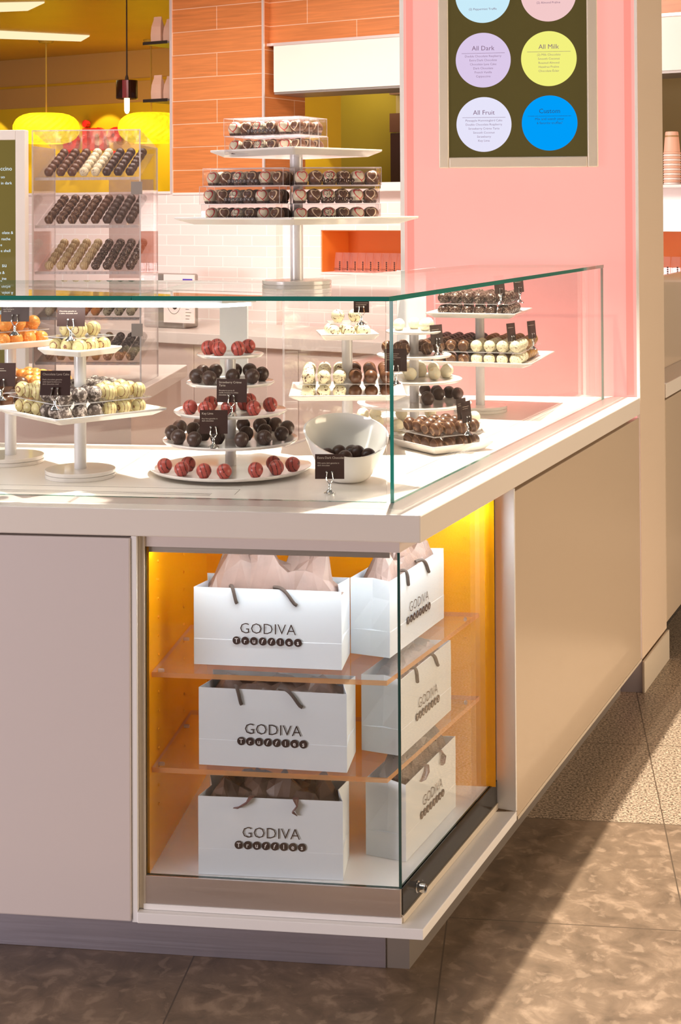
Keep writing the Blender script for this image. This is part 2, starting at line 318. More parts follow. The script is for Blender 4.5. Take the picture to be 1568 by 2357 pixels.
K = {
 'dark': ('dark chocolate', choc('dark chocolate', DK)),
 'dark2': ('ridged dark', choc('ridged dark chocolate', (.060, .030, .022), (.13, .075, .058), 'arc', thr=.93, scale=2.6, rough=.35)),
 'milk': ('milk chocolate', choc('milk chocolate', ML)),
 'pink': ('pink drizzled', choc('pink coating dark drizzle', (.47, .085, .065), (.05, .015, .012), 'arc', thr=.925, scale=1.0)),
 'stripe': ('striped cream', choc('cream coating brown stripes', (.60, .50, .24), (.20, .062, .022), 'stripe', thr=.93, scale=1.0)),
 'stripel': ('thin striped cream', choc('cream coating thin stripes', (.70, .56, .31), (.33, .15, .05), 'stripe', thr=.88, scale=1.25)),
 'powder': ('sugar dusted', choc('powdered dark truffle', (.075, .050, .040), (.42, .35, .31), 'dust', thr=.475, rough=.7, bump=.5)),
 'orange': ('orange sprinkled', choc('orange coating', (.86, .30, .055), (.95, .50, .14), 'fleck', thr=.56, rough=.4)),
 'speck': ('flake speckled', choc('white with brown flakes', (.74, .66, .44), (.11, .036, .018), 'fleck', thr=.585, rough=.4, scale=.85)),
 'coco': ('coconut dusted', choc('white coconut', (.84, .77, .58), (.92, .68, .36), 'dust', thr=.55, rough=.7, bump=.9)),
 'whites': ('brown scribbled', choc('white brown scribble', (.84, .76, .52), (.15, .052, .022), 'scribble', thr=.955)),
 'darkw': ('white scribbled', choc('dark white scribble', DK, (.74, .58, .44), 'scribble', thr=.965)),
 'milkw': ('pale drizzled', choc('milk pale drizzle', (.105, .042, .020), (.55, .33, .17), 'arc', thr=.965, scale=.8)),
 'gold': ('golden brown', choc('golden brown', (.34, .17, .035), (.10, .036, .012), 'scribble', thr=.96)),
 'heart': ('red heart', choc('white with red heart', (.80, .72, .52), (.66, .03, .04), 'loop', thr=.60)),
 'heartd': ('cream heart', choc('dark with cream heart', (.15, .065, .035), (.84, .68, .46), 'loop', thr=.60)),
}

# ------------------------------------------------------------------ mesh helpers
class B:
    def __init__(s, m=None): s.bm = bmesh.new(); s.M = m or Matrix(); s.mi = 0
    def v(s, c): return s.bm.verts.new(s.M @ Vector(c))
    def f(s, vs, mi=None):
        try: q = s.bm.faces.new(vs)
        except ValueError: return None
        q.material_index = s.mi if mi is None else mi; return q
    def prism(s, poly, z0, z1, side=None):
        a = [s.v((x, y, z0)) for x, y in poly]; b = [s.v((x, y, z1)) for x, y in poly]; n = len(poly)
        s.f(a[::-1]); s.f(b)
        for i in range(n): s.f([a[i], a[(i+1) % n], b[(i+1) % n], b[i]], side)
        return s
    def box(s, x0, y0, z0, x1, y1, z1, thin=None):
        """thin='x'|'y'|'z': the axis of thickness; the narrow faces get material 1"""
        p = [[s.v((x, y, z)) for z in (z0, z1)] for x, y in ((x0, y0), (x1, y0), (x1, y1), (x0, y1))]
        e = lambda ax: None if not thin or thin == ax else 1
        s.f([p[3][0], p[2][0], p[1][0], p[0][0]], e('z')); s.f([p[0][1], p[1][1], p[2][1], p[3][1]], e('z'))
        s.f([p[0][0], p[1][0], p[1][1], p[0][1]], e('y')); s.f([p[2][0], p[3][0], p[3][1], p[2][1]], e('y'))
        s.f([p[1][0], p[2][0], p[2][1], p[1][1]], e('x')); s.f([p[3][0], p[0][0], p[0][1], p[3][1]], e('x'))
        return s
    def lathe(s, prof, c=(0, 0, 0), n=32, m=None):
        rings = []; mm = m or Matrix()
        for r, z in prof:
            if r < 1e-6: rings.append([s.v(mm @ Vector((c[0], c[1], c[2]+z)))])
            else: rings.append([s.v(mm @ Vector((c[0]+r*math.cos(2*PI*k/n), c[1]+r*math.sin(2*PI*k/n), c[2]+z))) for k in range(n)])
        for a, b in zip(rings, rings[1:]):
            for k in range(n):
                k2 = (k+1) % n
                if len(a) == 1 and len(b) == 1: continue
                if len(a) == 1: s.f([a[0], b[k2], b[k]])
                elif len(b) == 1: s.f([a[k], a[k2], b[0]])
                else: s.f([a[k], a[k2], b[k2], b[k]])
        if len(rings[0]) > 1: s.f(rings[0][::-1])
        if len(rings[-1]) > 1: s.f(rings[-1])
        return s
    def tube(s, pts, r, n=8, flat=1.0):
        pts = [Vector(p) for p in pts]; rings = []
        for i, p in enumerate(pts):
            d = (pts[min(i+1, len(pts)-1)]-pts[max(i-1, 0)]).normalized()
            a = d.cross(Vector((0, 0, 1)) if abs(d.z) < .95 else Vector((1, 0, 0))).normalized(); b = d.cross(a)
            rr = r[i] if isinstance(r, (list, tuple)) else r
            rings.append([s.v(p + a*rr*math.cos(2*PI*k/n) + b*rr*flat*math.sin(2*PI*k/n)) for k in range(n)])
        for a, b in zip(rings, rings[1:]):
            for k in range(n): s.f([a[k], a[(k+1) % n], b[(k+1) % n], b[k]])
        s.f(rings[0][::-1]); s.f(rings[-1]); return s
    def text(s, body, x, z, y=0, w=None, h=None, align='C', shear=0, mi=None, bold=0):
        """flat lettering in the local XZ plane, facing -Y; x,z = anchor of the base line"""
        cu = bpy.data.curves.new('t', 'FONT'); cu.body = body; cu.size = 1; cu.shear = shear; cu.resolution_u = 2; cu.offset = bold
        o = bpy.data.objects.new('t', cu); me = o.to_mesh()
        if me and len(me.vertices):
            xs = [v.co.x for v in me.vertices]; ys = [v.co.y for v in me.vertices]
            wd = max(xs)-min(xs); ht = .70
            sz = h/ht if h else w/wd
            sx = (w/wd) if w else sz
            ox = {'C': -(max(xs)+min(xs))/2, 'L': -min(xs), 'R': -max(xs)}[align]
            vs = [s.v((x+(v.co.x+ox)*sx, y, z+v.co.y*sz)) for v in me.vertices]
            for p in me.polygons: s.f([vs[i] for i in p.vertices], mi)
        o.to_mesh_clear(); bpy.data.objects.remove(o); bpy.data.curves.remove(cu); return s
    def disc(s, x, z, r, y=0, n=24, mi=None):
        s.f([s.v((x+r*math.cos(2*PI*k/n), y, z+r*math.sin(2*PI*k/n))) for k in range(n)], mi); return s
    def mesh(s, name, mats, smooth=False, flat2d=False):
        if not flat2d: bmesh.ops.recalc_face_normals(s.bm, faces=s.bm.faces)
        me = bpy.data.meshes.new(name); s.bm.to_mesh(me); s.bm.free()
        for q in (mats if isinstance(mats, (list, tuple)) else [mats]): me.materials.append(M[q] if isinstance(q, str) else q)
        if smooth:
            for p in me.polygons: p.use_smooth = True
            me.set_sharp_from_angle(angle=math.radians(38))
        return me
    def out(s, name, mats, parent=None, smooth=False, bevel=0, mw=None, flat2d=False, seg=2, center=True):
        me = s.mesh(name, mats, smooth, flat2d)
        o = bpy.data.objects.new(name, me); COL.objects.link(o)
        if mw is not None: o.matrix_basis = mw
        if parent is not None:
            o.parent = parent; o.matrix_parent_inverse = world_of(parent).inverted()
        elif center and mw is None:
            xs = [v.co for v in me.vertices]
            c = Vector(((min(v.x for v in xs)+max(v.x for v in xs))/2, (min(v.y for v in xs)+max(v.y for v in xs))/2, min(v.z for v in xs)))
            me.transform(Matrix.Translation(-c)); o.location = c
        if bevel:
            b = o.modifiers.new('bevel', 'BEVEL'); b.width = bevel; b.segments = seg; b.limit_method = 'ANGLE'; b.angle_limit = math.radians(40)
        return o
def world_of(o):
    w = o.matrix_basis.copy()
    if o.parent is not None: w = world_of(o.parent) @ o.matrix_parent_inverse @ w
    return w
def thing(name, label, cat, loc=(0, 0, 0), rz=0, group=None):
    o = bpy.data.objects.new(name, None); COL.objects.link(o); o.empty_display_size = .05
    o.location = loc; o.rotation_euler = (0, 0, rz); o['label'] = label; o['category'] = cat
    if group: o['group'] = group
    return o
def tag(o, label, cat, group=None, kind=None):
    if label: o['label'] = label
    if cat: o['category'] = cat
    if group: o['group'] = group
    if kind: o['kind'] = kind
    return o
def struct(b, name, mats, **k):
    o = b.out(name, mats, center=False, **k); o['kind'] = 'structure'; return o
def here(p):   # matrix for building a part in its thing's local frame
    return world_of(p)
ORD = ['first', 'second', 'third', 'fourth', 'fifth', 'sixth', 'seventh', 'eighth', 'ninth', 'tenth', 'eleventh', 'twelfth', 'thirteenth', 'fourteenth', 'fifteenth', 'sixteenth', 'seventeenth', 'eighteenth', 'nineteenth', 'twentieth']

# ------------------------------------------------------------------ floor and the store shell
struct(B().box(-6, -3.6, -.05, 4.5, 13, 0), 'floor', 'floor')
# pink backlit pillar at the end of the counter
PY = 1.845
pl = B(); pc = SD*1.918; pe = SD*2.29
struct(B().prism([(-.195, PY+.012), (pc.x-.006, PY+.012), (pe.x-.006, pe.y), (-.195, pe.y)], .0, 3.2), 'wall_pillar', 'steel')
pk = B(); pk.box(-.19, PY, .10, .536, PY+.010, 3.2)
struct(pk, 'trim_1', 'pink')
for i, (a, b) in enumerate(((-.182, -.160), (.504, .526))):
    struct(B().box(a, PY-.003, .925, b, PY, 3.2), 'trim_%d' % (i+2), 'pinkglow')  # strips paint the redder glow along the backlit panel's sides
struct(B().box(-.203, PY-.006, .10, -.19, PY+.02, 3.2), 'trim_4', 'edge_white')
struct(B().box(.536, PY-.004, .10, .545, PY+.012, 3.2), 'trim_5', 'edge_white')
sk = B(); sk.box(-.195, PY-.002, 0, .545, PY+.011, .098)
struct(sk, 'baseboard_front', 'plinth')
sk = B(MS); sk.box(1.916, -.008, 0, 2.295, 0, .098)
struct(sk, 'baseboard_right', 'champ', bevel=.0015)
# steel cladding of the pillar's right face
struct(B(MS).box(1.922, 0, .104, 2.29, .004, 3.2), 'trim_6', 'steel')

# rear wall: tiled low wall, wood-tiled pier, lintel and shutter housing (all in the wall's own frame)
struct(B().box(-2.6, 0, 0, .076, .40, 1.60), 'wall_low', 'subway', mw=MW)
w = B(); w.box(.076, .06, 0, .31, .40, 1.60).box(.31, .06, 1.405, 2.45, .40, 1.60).box(.31, .06, 0, 2.45, .40, 1.19).box(.31, .33, 1.19, 2.45, .40, 1.405)
struct(w, 'wall_tiled', 'subway', mw=MW)
w = B(); w.box(.311, .068, 1.1905, .315, .33, 1.4045).box(.315, .325, 1.19, 2.59, .3295, 1.4045).box(.315, .068, 1.40, 2.59, .325, 1.4045)
struct(w, 'trim_7', 'orange2', mw=MW)
struct(B().box(.311, .056, 1.183, 2.6, .325, 1.192), 'trim_8', 'sill', mw=MW)
struct(B().box(-.59, 0, 1.60, 0, .40, 3.6), 'wall_pier', 'wood', mw=MW)
struct(B().box(0, .06, 2.365, 2.6, .40, 3.6), 'wall_lintel', 'wood', mw=MW)
struct(B().box(-.606, -.006, 1.60, -.59, .41, 3.6), 'trim_9', 'trim', mw=MW)
struct(B().box(-.004, -.006, 1.60, .008, .004, 3.6), 'trim_10', 'trim', mw=MW)
struct(B().box(.0, .035, 2.36, 2.6, .06, 2.374), 'trim_11', 'trim', mw=MW)
struct(B().box(-2.6, -.012, 1.60, -.606, .41, 1.612), 'trim_12', 'sill', mw=MW)
struct(B().box(.0, -.005, 1.60, 2.6, .41, 1.612), 'trim_13', 'sill', mw=MW)
struct(B().box(-.59, -.006, 1.592, .076, -.0005, 1.604), 'trim_14', 'sill', mw=MW)
o = B().box(.036, .045, 2.12, 2.6, .32, 2.36).out('shutter_housing', 'valance', mw=MW)
tag(o, 'white roller shutter housing under the wood tiled lintel', 'shutter')
o2 = B().box(.036, .05, 2.108, 2.6, .315, 2.1195).out('bottom_rail', 'greyholder', parent=o, mw=MW); o2['label'] = 'grey bottom rail of the shutter'

# store beyond: golden ceiling, bulkhead, yellow wall
FO = Vector((-3.397, 8.768, 0))
MF = Matrix(((WD.x, WB.x, 0, FO.x), (WD.y, WB.y, 0, FO.y), (0, 0, 1, 0), (0, 0, 0, 1)))
struct(B().box(-3.5, 0, 0, 2.55, .15, 2.372), 'wall_back', 'yellow', mw=MF)
struct(B().box(-3.5, -.01, 2.372, 2.6, .15, 2.785), 'wall_bulkhead', 'bulk', mw=MF)
struct(B().box(-3.5, -4.2, 2.785, 5.2, .15, 2.83), 'ceiling', 'goldceil', mw=MF)
struct(B().box(2.55, -.2, 0, 3.0, 0, 2.785), 'wall_olive', 'olive', mw=MF)
struct(B().box(3.0, -.2, 0, 5.4, -.05, 2.785), 'wall_right', 'tanwall', mw=MF)
struct(B().box(-.22, -.018, 2.54, 5, -.01, 2.56).box(-3.5, -.018, 2.54, -.22, -.01, 2.56), 'trim_15', 'goldceil', mw=MF)

# ------------------------------------------------------------------ worktop and counter cabinets
inner = [(-.42, .78), (-.085, 1.845)]
top = [(-2.2, 0), (0, 0), (SD.x*1.917, SD.y*1.917), (-.10, PY-.008), (-.42, .78), (-2.2, .78)]
b = B(); b.prism(top, .866, .92)
wt = b.out('worktop', 'solid', bevel=.003, center=False)
tag(wt, 'thick white worktop running along the front and right side of the counter', 'worktop')
wt.location = (0, 0, 0)
# glazing channel and slots belong to the worktop
d = .056
def corner(d):        # corner point inset by d from both outer edges
    # y=d and (p . SN) = -d
    return ((-d - d*SN.y)/SN.x, d)
def band(a, c, z0, z1, bb, s1=1.90):
    ca, cc = corner(a), corner(c)
    ea = SD*s1 - SN*a; ec = SD*s1 - SN*c
    bb.prism([(-2.15, a), ca, cc, (-2.15, c)], z0, z1); bb.prism([ca, (ea.x, ea.y), (ec.x, ec.y), cc], z0, z1)
bb = B(); band(.052, .112, .9195, .9204, bb)
c_ = bb.out('glazing_channel', 'channel', parent=wt); c_['label'] = 'greyish strip under the glass'
slots = [(None, -1.1, y, -.45, y+.0016) for y in (.150, .160, .170)] + [(None, -1.1, .222, -.40, .2228), (None, -.401, .165, -.400, .2218)]
for a, c in ((.40, .62), (.66, 1.10), (1.16, 1.70)):
    for k in range(3): slots.append((MS, a+k*.03, .187-k*.011, c+k*.03, .189-k*.011))
for mm_, x0, y0_, x1, y1_ in slots: B(mm_).box(x0, y0_, .9197, x1, y1_, .9203).out('vent_slot', 'slot', parent=wt)

# left cabinet
lc = thing('base_cabinet', 'pearl white flat cabinet at the left under the worktop', 'cabinet', (-1.2, .3, .104))
B().box(-2.2, .022, .104, -.590, .74, .864).out('body', 'lam', lc, bevel=.002)
B().box(-2.2, .000, .106, -.578, .021, .862).out('door', 'lam', lc, bevel=.003)
# side cabinet
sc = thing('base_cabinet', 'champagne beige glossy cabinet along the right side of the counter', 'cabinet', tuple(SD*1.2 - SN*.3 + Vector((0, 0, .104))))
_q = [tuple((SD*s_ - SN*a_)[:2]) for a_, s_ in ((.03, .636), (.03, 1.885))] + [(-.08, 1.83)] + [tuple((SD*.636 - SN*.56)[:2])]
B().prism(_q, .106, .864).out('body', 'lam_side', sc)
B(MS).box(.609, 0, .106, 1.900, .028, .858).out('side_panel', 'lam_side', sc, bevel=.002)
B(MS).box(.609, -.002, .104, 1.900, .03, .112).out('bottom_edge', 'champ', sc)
# plinths
pt = thing('plinth', 'lilac grey brushed metal plinth under the counter', 'plinth', (-1, .2, 0))
B().box(-2.2, .090, 0, -.082, .13, .10).out('front_plate', 'plinth', pt, bevel=.001)
B().prism([(-.081, .093), (-.035, .093), (-.035+SD.x*1.8, .093+SD.y*1.8), (-.10+SD.x*1.8, .093+SD.y*1.8)], 0, .1035).out('side_plate', 'greyholder', pt)

# ------------------------------------------------------------------ glazed corner cabinet with bags
cc = thing('corner_cabinet', 'glazed corner cabinet lined in orange under the worktop corner', 'cabinet', (-.25, .25, .104))
def cpt(a, s): p = SD*s - SN*a; return (p.x, p.y)
GI = .047   # glass line inset on the side
e6 = cpt(0, .606); e6i = cpt(.05, .606)
B().prism([(-.566, 0), (0, 0), e6, (e6[0]-.12, .56), (-.566, .56)], .104, .125).out('ledge', 'edge_white', cc, bevel=.0015)
B().prism([(-.56, .022), (corner(.022)[0]-.0255, .022), cpt(.047, .600), (-.01, .556), (-.56, .556)], .1255, .19).out('floor_box', 'edge_white', cc)
gx = -.0435
# low steel rail in front, dark rail at the side
B().box(-.557, .0165, .137, gx-.0015, .0215, .191).out('front_rail', 'steel2', cc, bevel=.0008)
B().box(-.557, .014, .1255, gx+.001, .0216, .1365).out('front_rail_foot', 'edge_white', cc, bevel=.0008)
r0 = SD.dot(Vector((gx, .022, 0))); q0 = -SN.dot(Vector((gx, .022, 0)))
rail = B(MS); rail.box(r0, q0-.003, .140, .600, q0+.004, .191); rail.out('side_rail', 'darkrail', cc, bevel=.0008)['label'] = 'dark glossy side rail'
B(MS).box(r0-.001, q0-.005, .1255, .600, q0+.004, .1395).out('side_rail_foot', 'champ', cc)
# glass panes
B().box(-.552, .0225, .191, gx-.003, .0285, .842, thin='y').out('front_pane', ['glass', 'gedge2'], cc)
B(MS).box(r0+.002, q0, .191, .598, q0+.006, .842, thin='y').out('side_pane', ['glass', 'gedge2'], cc)
B().box(gx-.0035, .0215, .191, gx+.0005, .0285, .842).out('corner_seal', 'gedge2', cc)
# header, posts, linings
B().prism([(-.556, .0205), (gx, .0205), cpt(q0, .60), cpt(q0+.02, .60), (gx-.012, .05), (-.556, .05)], .842, .8655).out('header', 'lam', cc)
B().box(-.577, .004, .104, -.5665, .03, .8655).out('left_edge_strip', 'edge_white', cc)
B().box(-.566, .016, .126, -.5535, .03, .8655).out('left_post', 'champ', cc, bevel=.001)
B().box(-.553, .030, .19, -.548, .556, .866).out('left_lining', 'orange', cc)
B().box(-.548, .550, .19, .125, .556, .866).out('back_lining', 'orange', cc)
B().prism([(-.548, .06), (-.06, .06), cpt(.075, .58), (.0, .549), (-.548, .549)], .858, .865).out('ceiling_lining', 'edge_white', cc)
B(MS).box(.600, .0, .126, .608, .0565, .8655).out('right_jamb', 'jamb', cc, bevel=.001)
B(MS).box(.565, .053, .19, .599, .075, .8655).out('right_stile', 'orange', cc)
B(MS).box(.597, q0-.001, .19, .600, q0+.007, .86).out('side_gasket', 'darkrail', cc)
# led strip behind the header: front and side
B().box(-.545, .036, .836, -.075, .046, .844).out('light_strip', 'ledn', cc)
B(MS).box(.08, q0+.016, .832, .588, q0+.030, .843).out('light_strip', 'ledn', cc)
B().box(-.548, .030, .829, gx-.02, .034, .842).out('light_shield', 'steel2', cc)
lk = B(MS @ Matrix.Translation((.085, q0-.003, .163)) @ Matrix.Rotation(PI/2, 4, 'X'))
lk.lathe([(0, 0), (.0115, 0), (.0115, .002), (.009, .003), (.009, .017), (.0088, .0185), (.006, .0185), (.006, .0175), (.0, .0175)], n=24)
ko = lk.out('lock', 'chrome', cc, smooth=True); ko['label'] = 'chrome cylinder lock'
kk = B(MS @ Matrix.Translation((.085, q0-.003, .163)))
kk.box(-.0012, -.0186, -.004, .0012, -.0174, .004).out('keyhole', 'darkrail', ko)
hp = [(0, 0), (.003, 0), (.003, .002), (.0018, .002), (.0018, .0005), (0, .0005)]
hA = B().lathe(hp, n=10, m=Matrix.Rotation(PI/2, 4, 'X')).mesh('pin_hole', 'orange', smooth=True); hB = B().lathe(hp, n=10, m=Matrix.Rotation(PI/2, 4, 'Y')).mesh('pin_hole', 'orange', smooth=True)
def pinhole(me, p):
    o = bpy.data.objects.new('pin_hole', me); COL.objects.link(o); o.parent = cc; o.matrix_parent_inverse = world_of(cc).inverted(); o.location = p
for k in range(14):
    z = .30+k*.038
    pinhole(hA, (.058, .5495, z))
    for y in (.10, .32): pinhole(hB, (-.5475, y, z))
# acrylic shelves
poly = [(-.546, .042), (-.072, .042), (.089, .5485), (-.02, .5485), (-.085, .38), (-.546, .38)]
for k, z in enumerate((.586, .396)):
    s_ = thing('acrylic_shelf', ['upper clear acrylic shelf with peach edge in the corner cabinet', 'lower clear acrylic shelf with peach edge in the corner cabinet'][k], 'shelf', (-.3, .2, z-.010), group='clear shelves of the corner cabinet')
    B().prism(poly, z-.010, z, side=1).out('sheet', ['acr', 'acr_edge'], s_)
    for (x, y, rr) in ((-.5475, .10, 0), (-.5475, .32, 0), (.058, .5495, 1)):
        pm = Matrix.Translation((x, y, z-.0145)) @ (Matrix.Rotation(PI/2, 4, 'X') if rr else Matrix.Rotation(PI/2, 4, 'Y'))
        B(pm).lathe([(0, 0), (.004, 0), (.004, .010), (.003, .012), (0, .012)], n=12).out('shelf_pin', 'acr_edge2', s_, smooth=True)

# paper bags
def bag_mesh(bm_, w, d, h, fold=True):
    """open paper carrier: front at y=0, back at y=d, gusseted sides, base crease"""
    g = .014; zc = .34*h
    def ring(z, gus, by=0):
        return [bm_.v((-w/2, -by, z)), bm_.v((0, -by*1.4, z)), bm_.v((w/2, -by, z)), bm_.v((w/2-gus, d/2, z)), bm_.v((w/2, d, z)), bm_.v((0, d+by, z)), bm_.v((-w/2, d, z)), bm_.v((-w/2+gus, d/2, z))]
    R = [ring(0, 0), ring(zc*.97, g*.2, .0005 if fold else 0), ring(zc, g*.5, 0), ring(h*.75, g, .0006), ring(h, g*1.1, 0)]
    bm_.f(R[0][::-1])
    for a, b in zip(R, R[1:]):
        for k in range(8): bm_.f([a[k], a[(k+1) % 8], b[(k+1) % 8], b[k]])
def tissue(bm_, w, d, z0, hfun, seed, n=17, mth=6, rough_=.01):
    rnd = random.Random(seed); g = []
    for j in range(mth+1):
        row = []
        for i in range(n+1):
            u = i/n; v = j/mth; ed = min(1, min(u, 1-u)*9)*min(1, min(v, 1-v)*4+.12)
            z = z0 - .02 + (hfun(u)+.02)*ed*(.75+.25*math.sin(v*5+u*9+seed)) + rnd.uniform(-1, 1)*rough_*ed
            row.append(bm_.v(((u-.5)*w + rnd.uniform(-1, 1)*rough_*.35, v*d + rnd.uniform(-1, 1)*rough_*.3*ed, z)))
        g.append(row)
    for j in range(mth):
        for i in range(n):
            if rnd.random() < .5: bm_.f([g[j][i], g[j][i+1], g[j+1][i+1]]); bm_.f([g[j][i], g[j+1][i+1], g[j+1][i]])
            else: bm_.f([g[j][i], g[j][i+1], g[j+1][i]]); bm_.f([g[j][i+1], g[j+1][i+1], g[j+1][i]])
def logo(bb, cx, z, wd, y):
    """brand lettering and the row of lettered discs; wd = width of the disc row"""
    s = wd/.142
    bb.mi = 0; bb.text('GODIVA', cx+.002*s, z+.015*s, y, w=.115*s, h=.0215*s, bold=-.012)
    for k, ch in enumerate('Truffles'):
        x = cx + (k-3.5)*.0181*s
        bb.disc(x, z, .0082*s, y)
        bb.text(ch, x, z-.0042*s, y-.0003, h=.0088*s if ch not in 're us' else .0092*s, mi=1, bold=.012, shear=.25 if ch == 'f' else 0)
def rope(p, q, top, out):
    """short rope end: from inside the bag over the rim and down to its hole in the front"""
    P0, P1 = Vector(p), Vector(q)
    pts = []
    for i in range(11):
        t = i/10; c = P0.lerp(P1, t); c.z += top*math.sin(PI*min(1, t*1.15)); c.y -= out*math.sin(PI*t)
        pts.append(c)
    return pts
def bag(loc, rz, label, w=.305, d=.115, h=.157, tis='tissue', hf=None, ropes=True, seed=1, tw=.9, rough_=.008, lz=.052):
    t = thing('paper_bag', label, 'bag', loc, rz, 'white paper carrier bags in the corner cabinet')
    Mh = here(t)
    bb = B(Mh); bag_mesh(bb, w, d, h); bo = bb.out('body', 'paper', t)
    so = bo.modifiers.new('paper', 'SOLIDIFY'); so.thickness = .0011; so.offset = -1
    lb = B(Mh); logo(lb, .0, lz, .142, -.0024); lb.out('logo', ['print', 'printw'], bo, flat2d=True)
    tb = B(Mh); tissue(tb, w*tw, d*.84, h-.002, hf, seed, rough_=rough_); tb.M = Mh @ Matrix.Translation((0, d*.08, 0))
    for v in tb.bm.verts: v.co = Mh @ (Matrix.Translation((0, d*.08, 0)) @ (Mh.inverted() @ v.co))
    tb.out('tissue_paper', tis, t)
    if ropes:
        for x0, x1 in ((-.078, -.062), (.012, .062)):
            rb = B(Mh); rb.tube(rope((x0, .010, h+.002), (x1, -.0025, h-.030), .012, .006), .0036, 8); rb.out('rope_handle', 'rope', t, smooth=True)
    else:
        for x0, sx in ((-.055, -1), (.042, 1)):
            rb = B(Mh); pts = [(x0+.018, .006, h+.001), (x0+.016, -.004, h+.002), (x0+.008, -.007, h-.008), (x0-.008, -.006, h-.018), (x0-.018, -.003, h-.020)]
            if sx > 0: pts = [(x0+.008, .006, h+.001), (x0+.010, -.004, h+.001), (x0+.013, -.007, h-.010), (x0+.004, -.008, h-.021), (x0+.012, -.004, h-.030)]
            rb.tube(pts, [.006, .006, .0065, .006, .003], 8, flat=.25); rb.out('ribbon_handle', 'ribbon', t, smooth=True)
    return t
Zf, Z2, Z1 = .1905, .3965, .5865
hump = lambda u: .088*max(0, math.sin(PI*min(1, u*1.9)))**.6*(u < .53) + (.098*max(0, math.sin(PI*min(1, max(0, (u-.40)*1.75))))**.55 if u >= .40 else 0)
low = lambda u: .012+.006*math.sin(u*17)
mid = lambda u: .034+.010*math.sin(u*11+1)+.008*math.sin(u*23)
bag((-.3205, .098, Z1), -.02, 'white carrier bag with tall mauve tissue, front left on the upper shelf', hf=lambda u: max(hump(u), .012), seed=3, tw=.93, rough_=.017)
bag((-.3045, .062, Z2), -.03, 'white carrier bag with rope handles, left on the lower shelf', h=.155, tis='tissued', hf=low, seed=5, w=.302)
bag((-.3055, .040, Zf), .02, 'white carrier bag with brown ribbons, left on the cabinet floor', w=.29, h=.155, tis='tissued', hf=mid, ropes=False, seed=8, rough_=.013, lz=.062)
sdrz = math.atan2(SD.y, SD.x)
def sidebag(c0, z, label, w, **k):
    # c0: the corner of front and near side face; the front looks outward over the right side
    c = Vector((c0[0], c0[1], 0)) + SD*(w/2)
    return bag((c.x, c.y, z), sdrz, label, w=w, d=.088, **k)
sidebag((-.080, .185), Z1, 'white carrier bag with mauve tissue facing right on the upper shelf', .325, hf=lambda u: .05*math.sin(PI*u)**.5+.02*math.sin(u*15), seed=11)
sidebag((-.055, .158), Z2, 'white carrier bag facing right on the lower shelf', .30, h=.155, hf=low, seed=13)
sidebag((-.045, .140), Zf, 'white carrier bag with ribbons facing right on the cabinet floor', .30, h=.155, tis='tissued', hf=mid, ropes=False, seed=17, rough_=.013, lz=.062)

# ------------------------------------------------------------------ glass display case on the worktop
gc = thing('display_case', 'clear glass display case with green edges standing on the worktop', 'display case', (-.4, .4, .92))
ZG0, ZG1, ZT = .9205, 1.3265, 1.336
B().box(-2.15, .113, ZG0, -.0775, .121, ZG1, thin='y').out('front_pane', ['glass', 'gedge'], gc)
c1 = SD.dot(Vector((-.066, .113, 0))); q1 = -SN.dot(Vector((-.066, .113, 0)))
B(MS).box(c1, q1-.004, ZG0, 1.826, q1+.004, ZG1, thin='y').out('side_pane', ['glass', 'gedge'], gc)
eT = SD*1.826 - SN*(q1-.006)
tp = [(-2.15, .107), (-.070, .107), (eT.x, eT.y), (eT.x-.50, eT.y), (-.40, .76), (-2.15, .76)]
# two joined sheets: the left run and the corner run
B().prism([(-2.15, .107), (-.6045, .107), (-.6045, .76), (-2.15, .76)], ZG1, ZT, side=1).out('top_pane', ['glass', 'gedge'], gc)
B().prism([(-.6035, .107), (-.070, .107), (eT.x, eT.y), (eT.x-.40, eT.y), (-.40, .76), (-.6035, .76)], ZG1, ZT, side=1).out('top_pane', ['glass', 'gedge'], gc)
B().box(-2.15, .752, ZG0, -.44, .758, ZG1, thin='y').out('back_pane', ['glass', 'acr_edge2'], gc)
bp0 = Vector((-.40, .77, 0)); 
B(T(-.40, .77, 0, sdrz)).box(0, -.003, ZG0, 1.08, .003, ZG1, thin='y').out('back_pane', ['glass', 'acr_edge2'], gc)
tag(B().box(-.565, .785, .0, -.495, .80, ZG1).out('support_post', 'polegrey'), 'wide pale post behind the middle round stand', 'post', 'pale posts behind the case')
tag(B(T(-.19, 1.56, 0, YAW)).box(-.0, 0, .9205, .088, .015, ZG1).out('support_post', 'polegrey'), 'wide pale post behind the right round stand', 'post', 'pale posts behind the case')
lb = B(); lb.prism([(-2.1, .140), (-.42, .140), (-.36, .20), (-2.1, .20)], 1.3185, 1.3262)
lb.out('light_bar', 'edge_white', gc)
le = B(); le.prism([(-2.1, .1385), (-.425, .1385), (-.37, .196), (-2.1, .196)], 1.3105, 1.318)
led = le.out('light_strip', 'led', gc); led['label'] = 'glowing white light strip'
lo_ = B(T(-.95, .7515, 1.02)); lo_.lathe([(0, 0), (.009, 0), (.009, .006), (.006, .008), (0, .008)], n=20, m=Matrix.Rotation(PI/2, 4, 'X')); lo_.out('lock', 'chrome', gc, smooth=True)

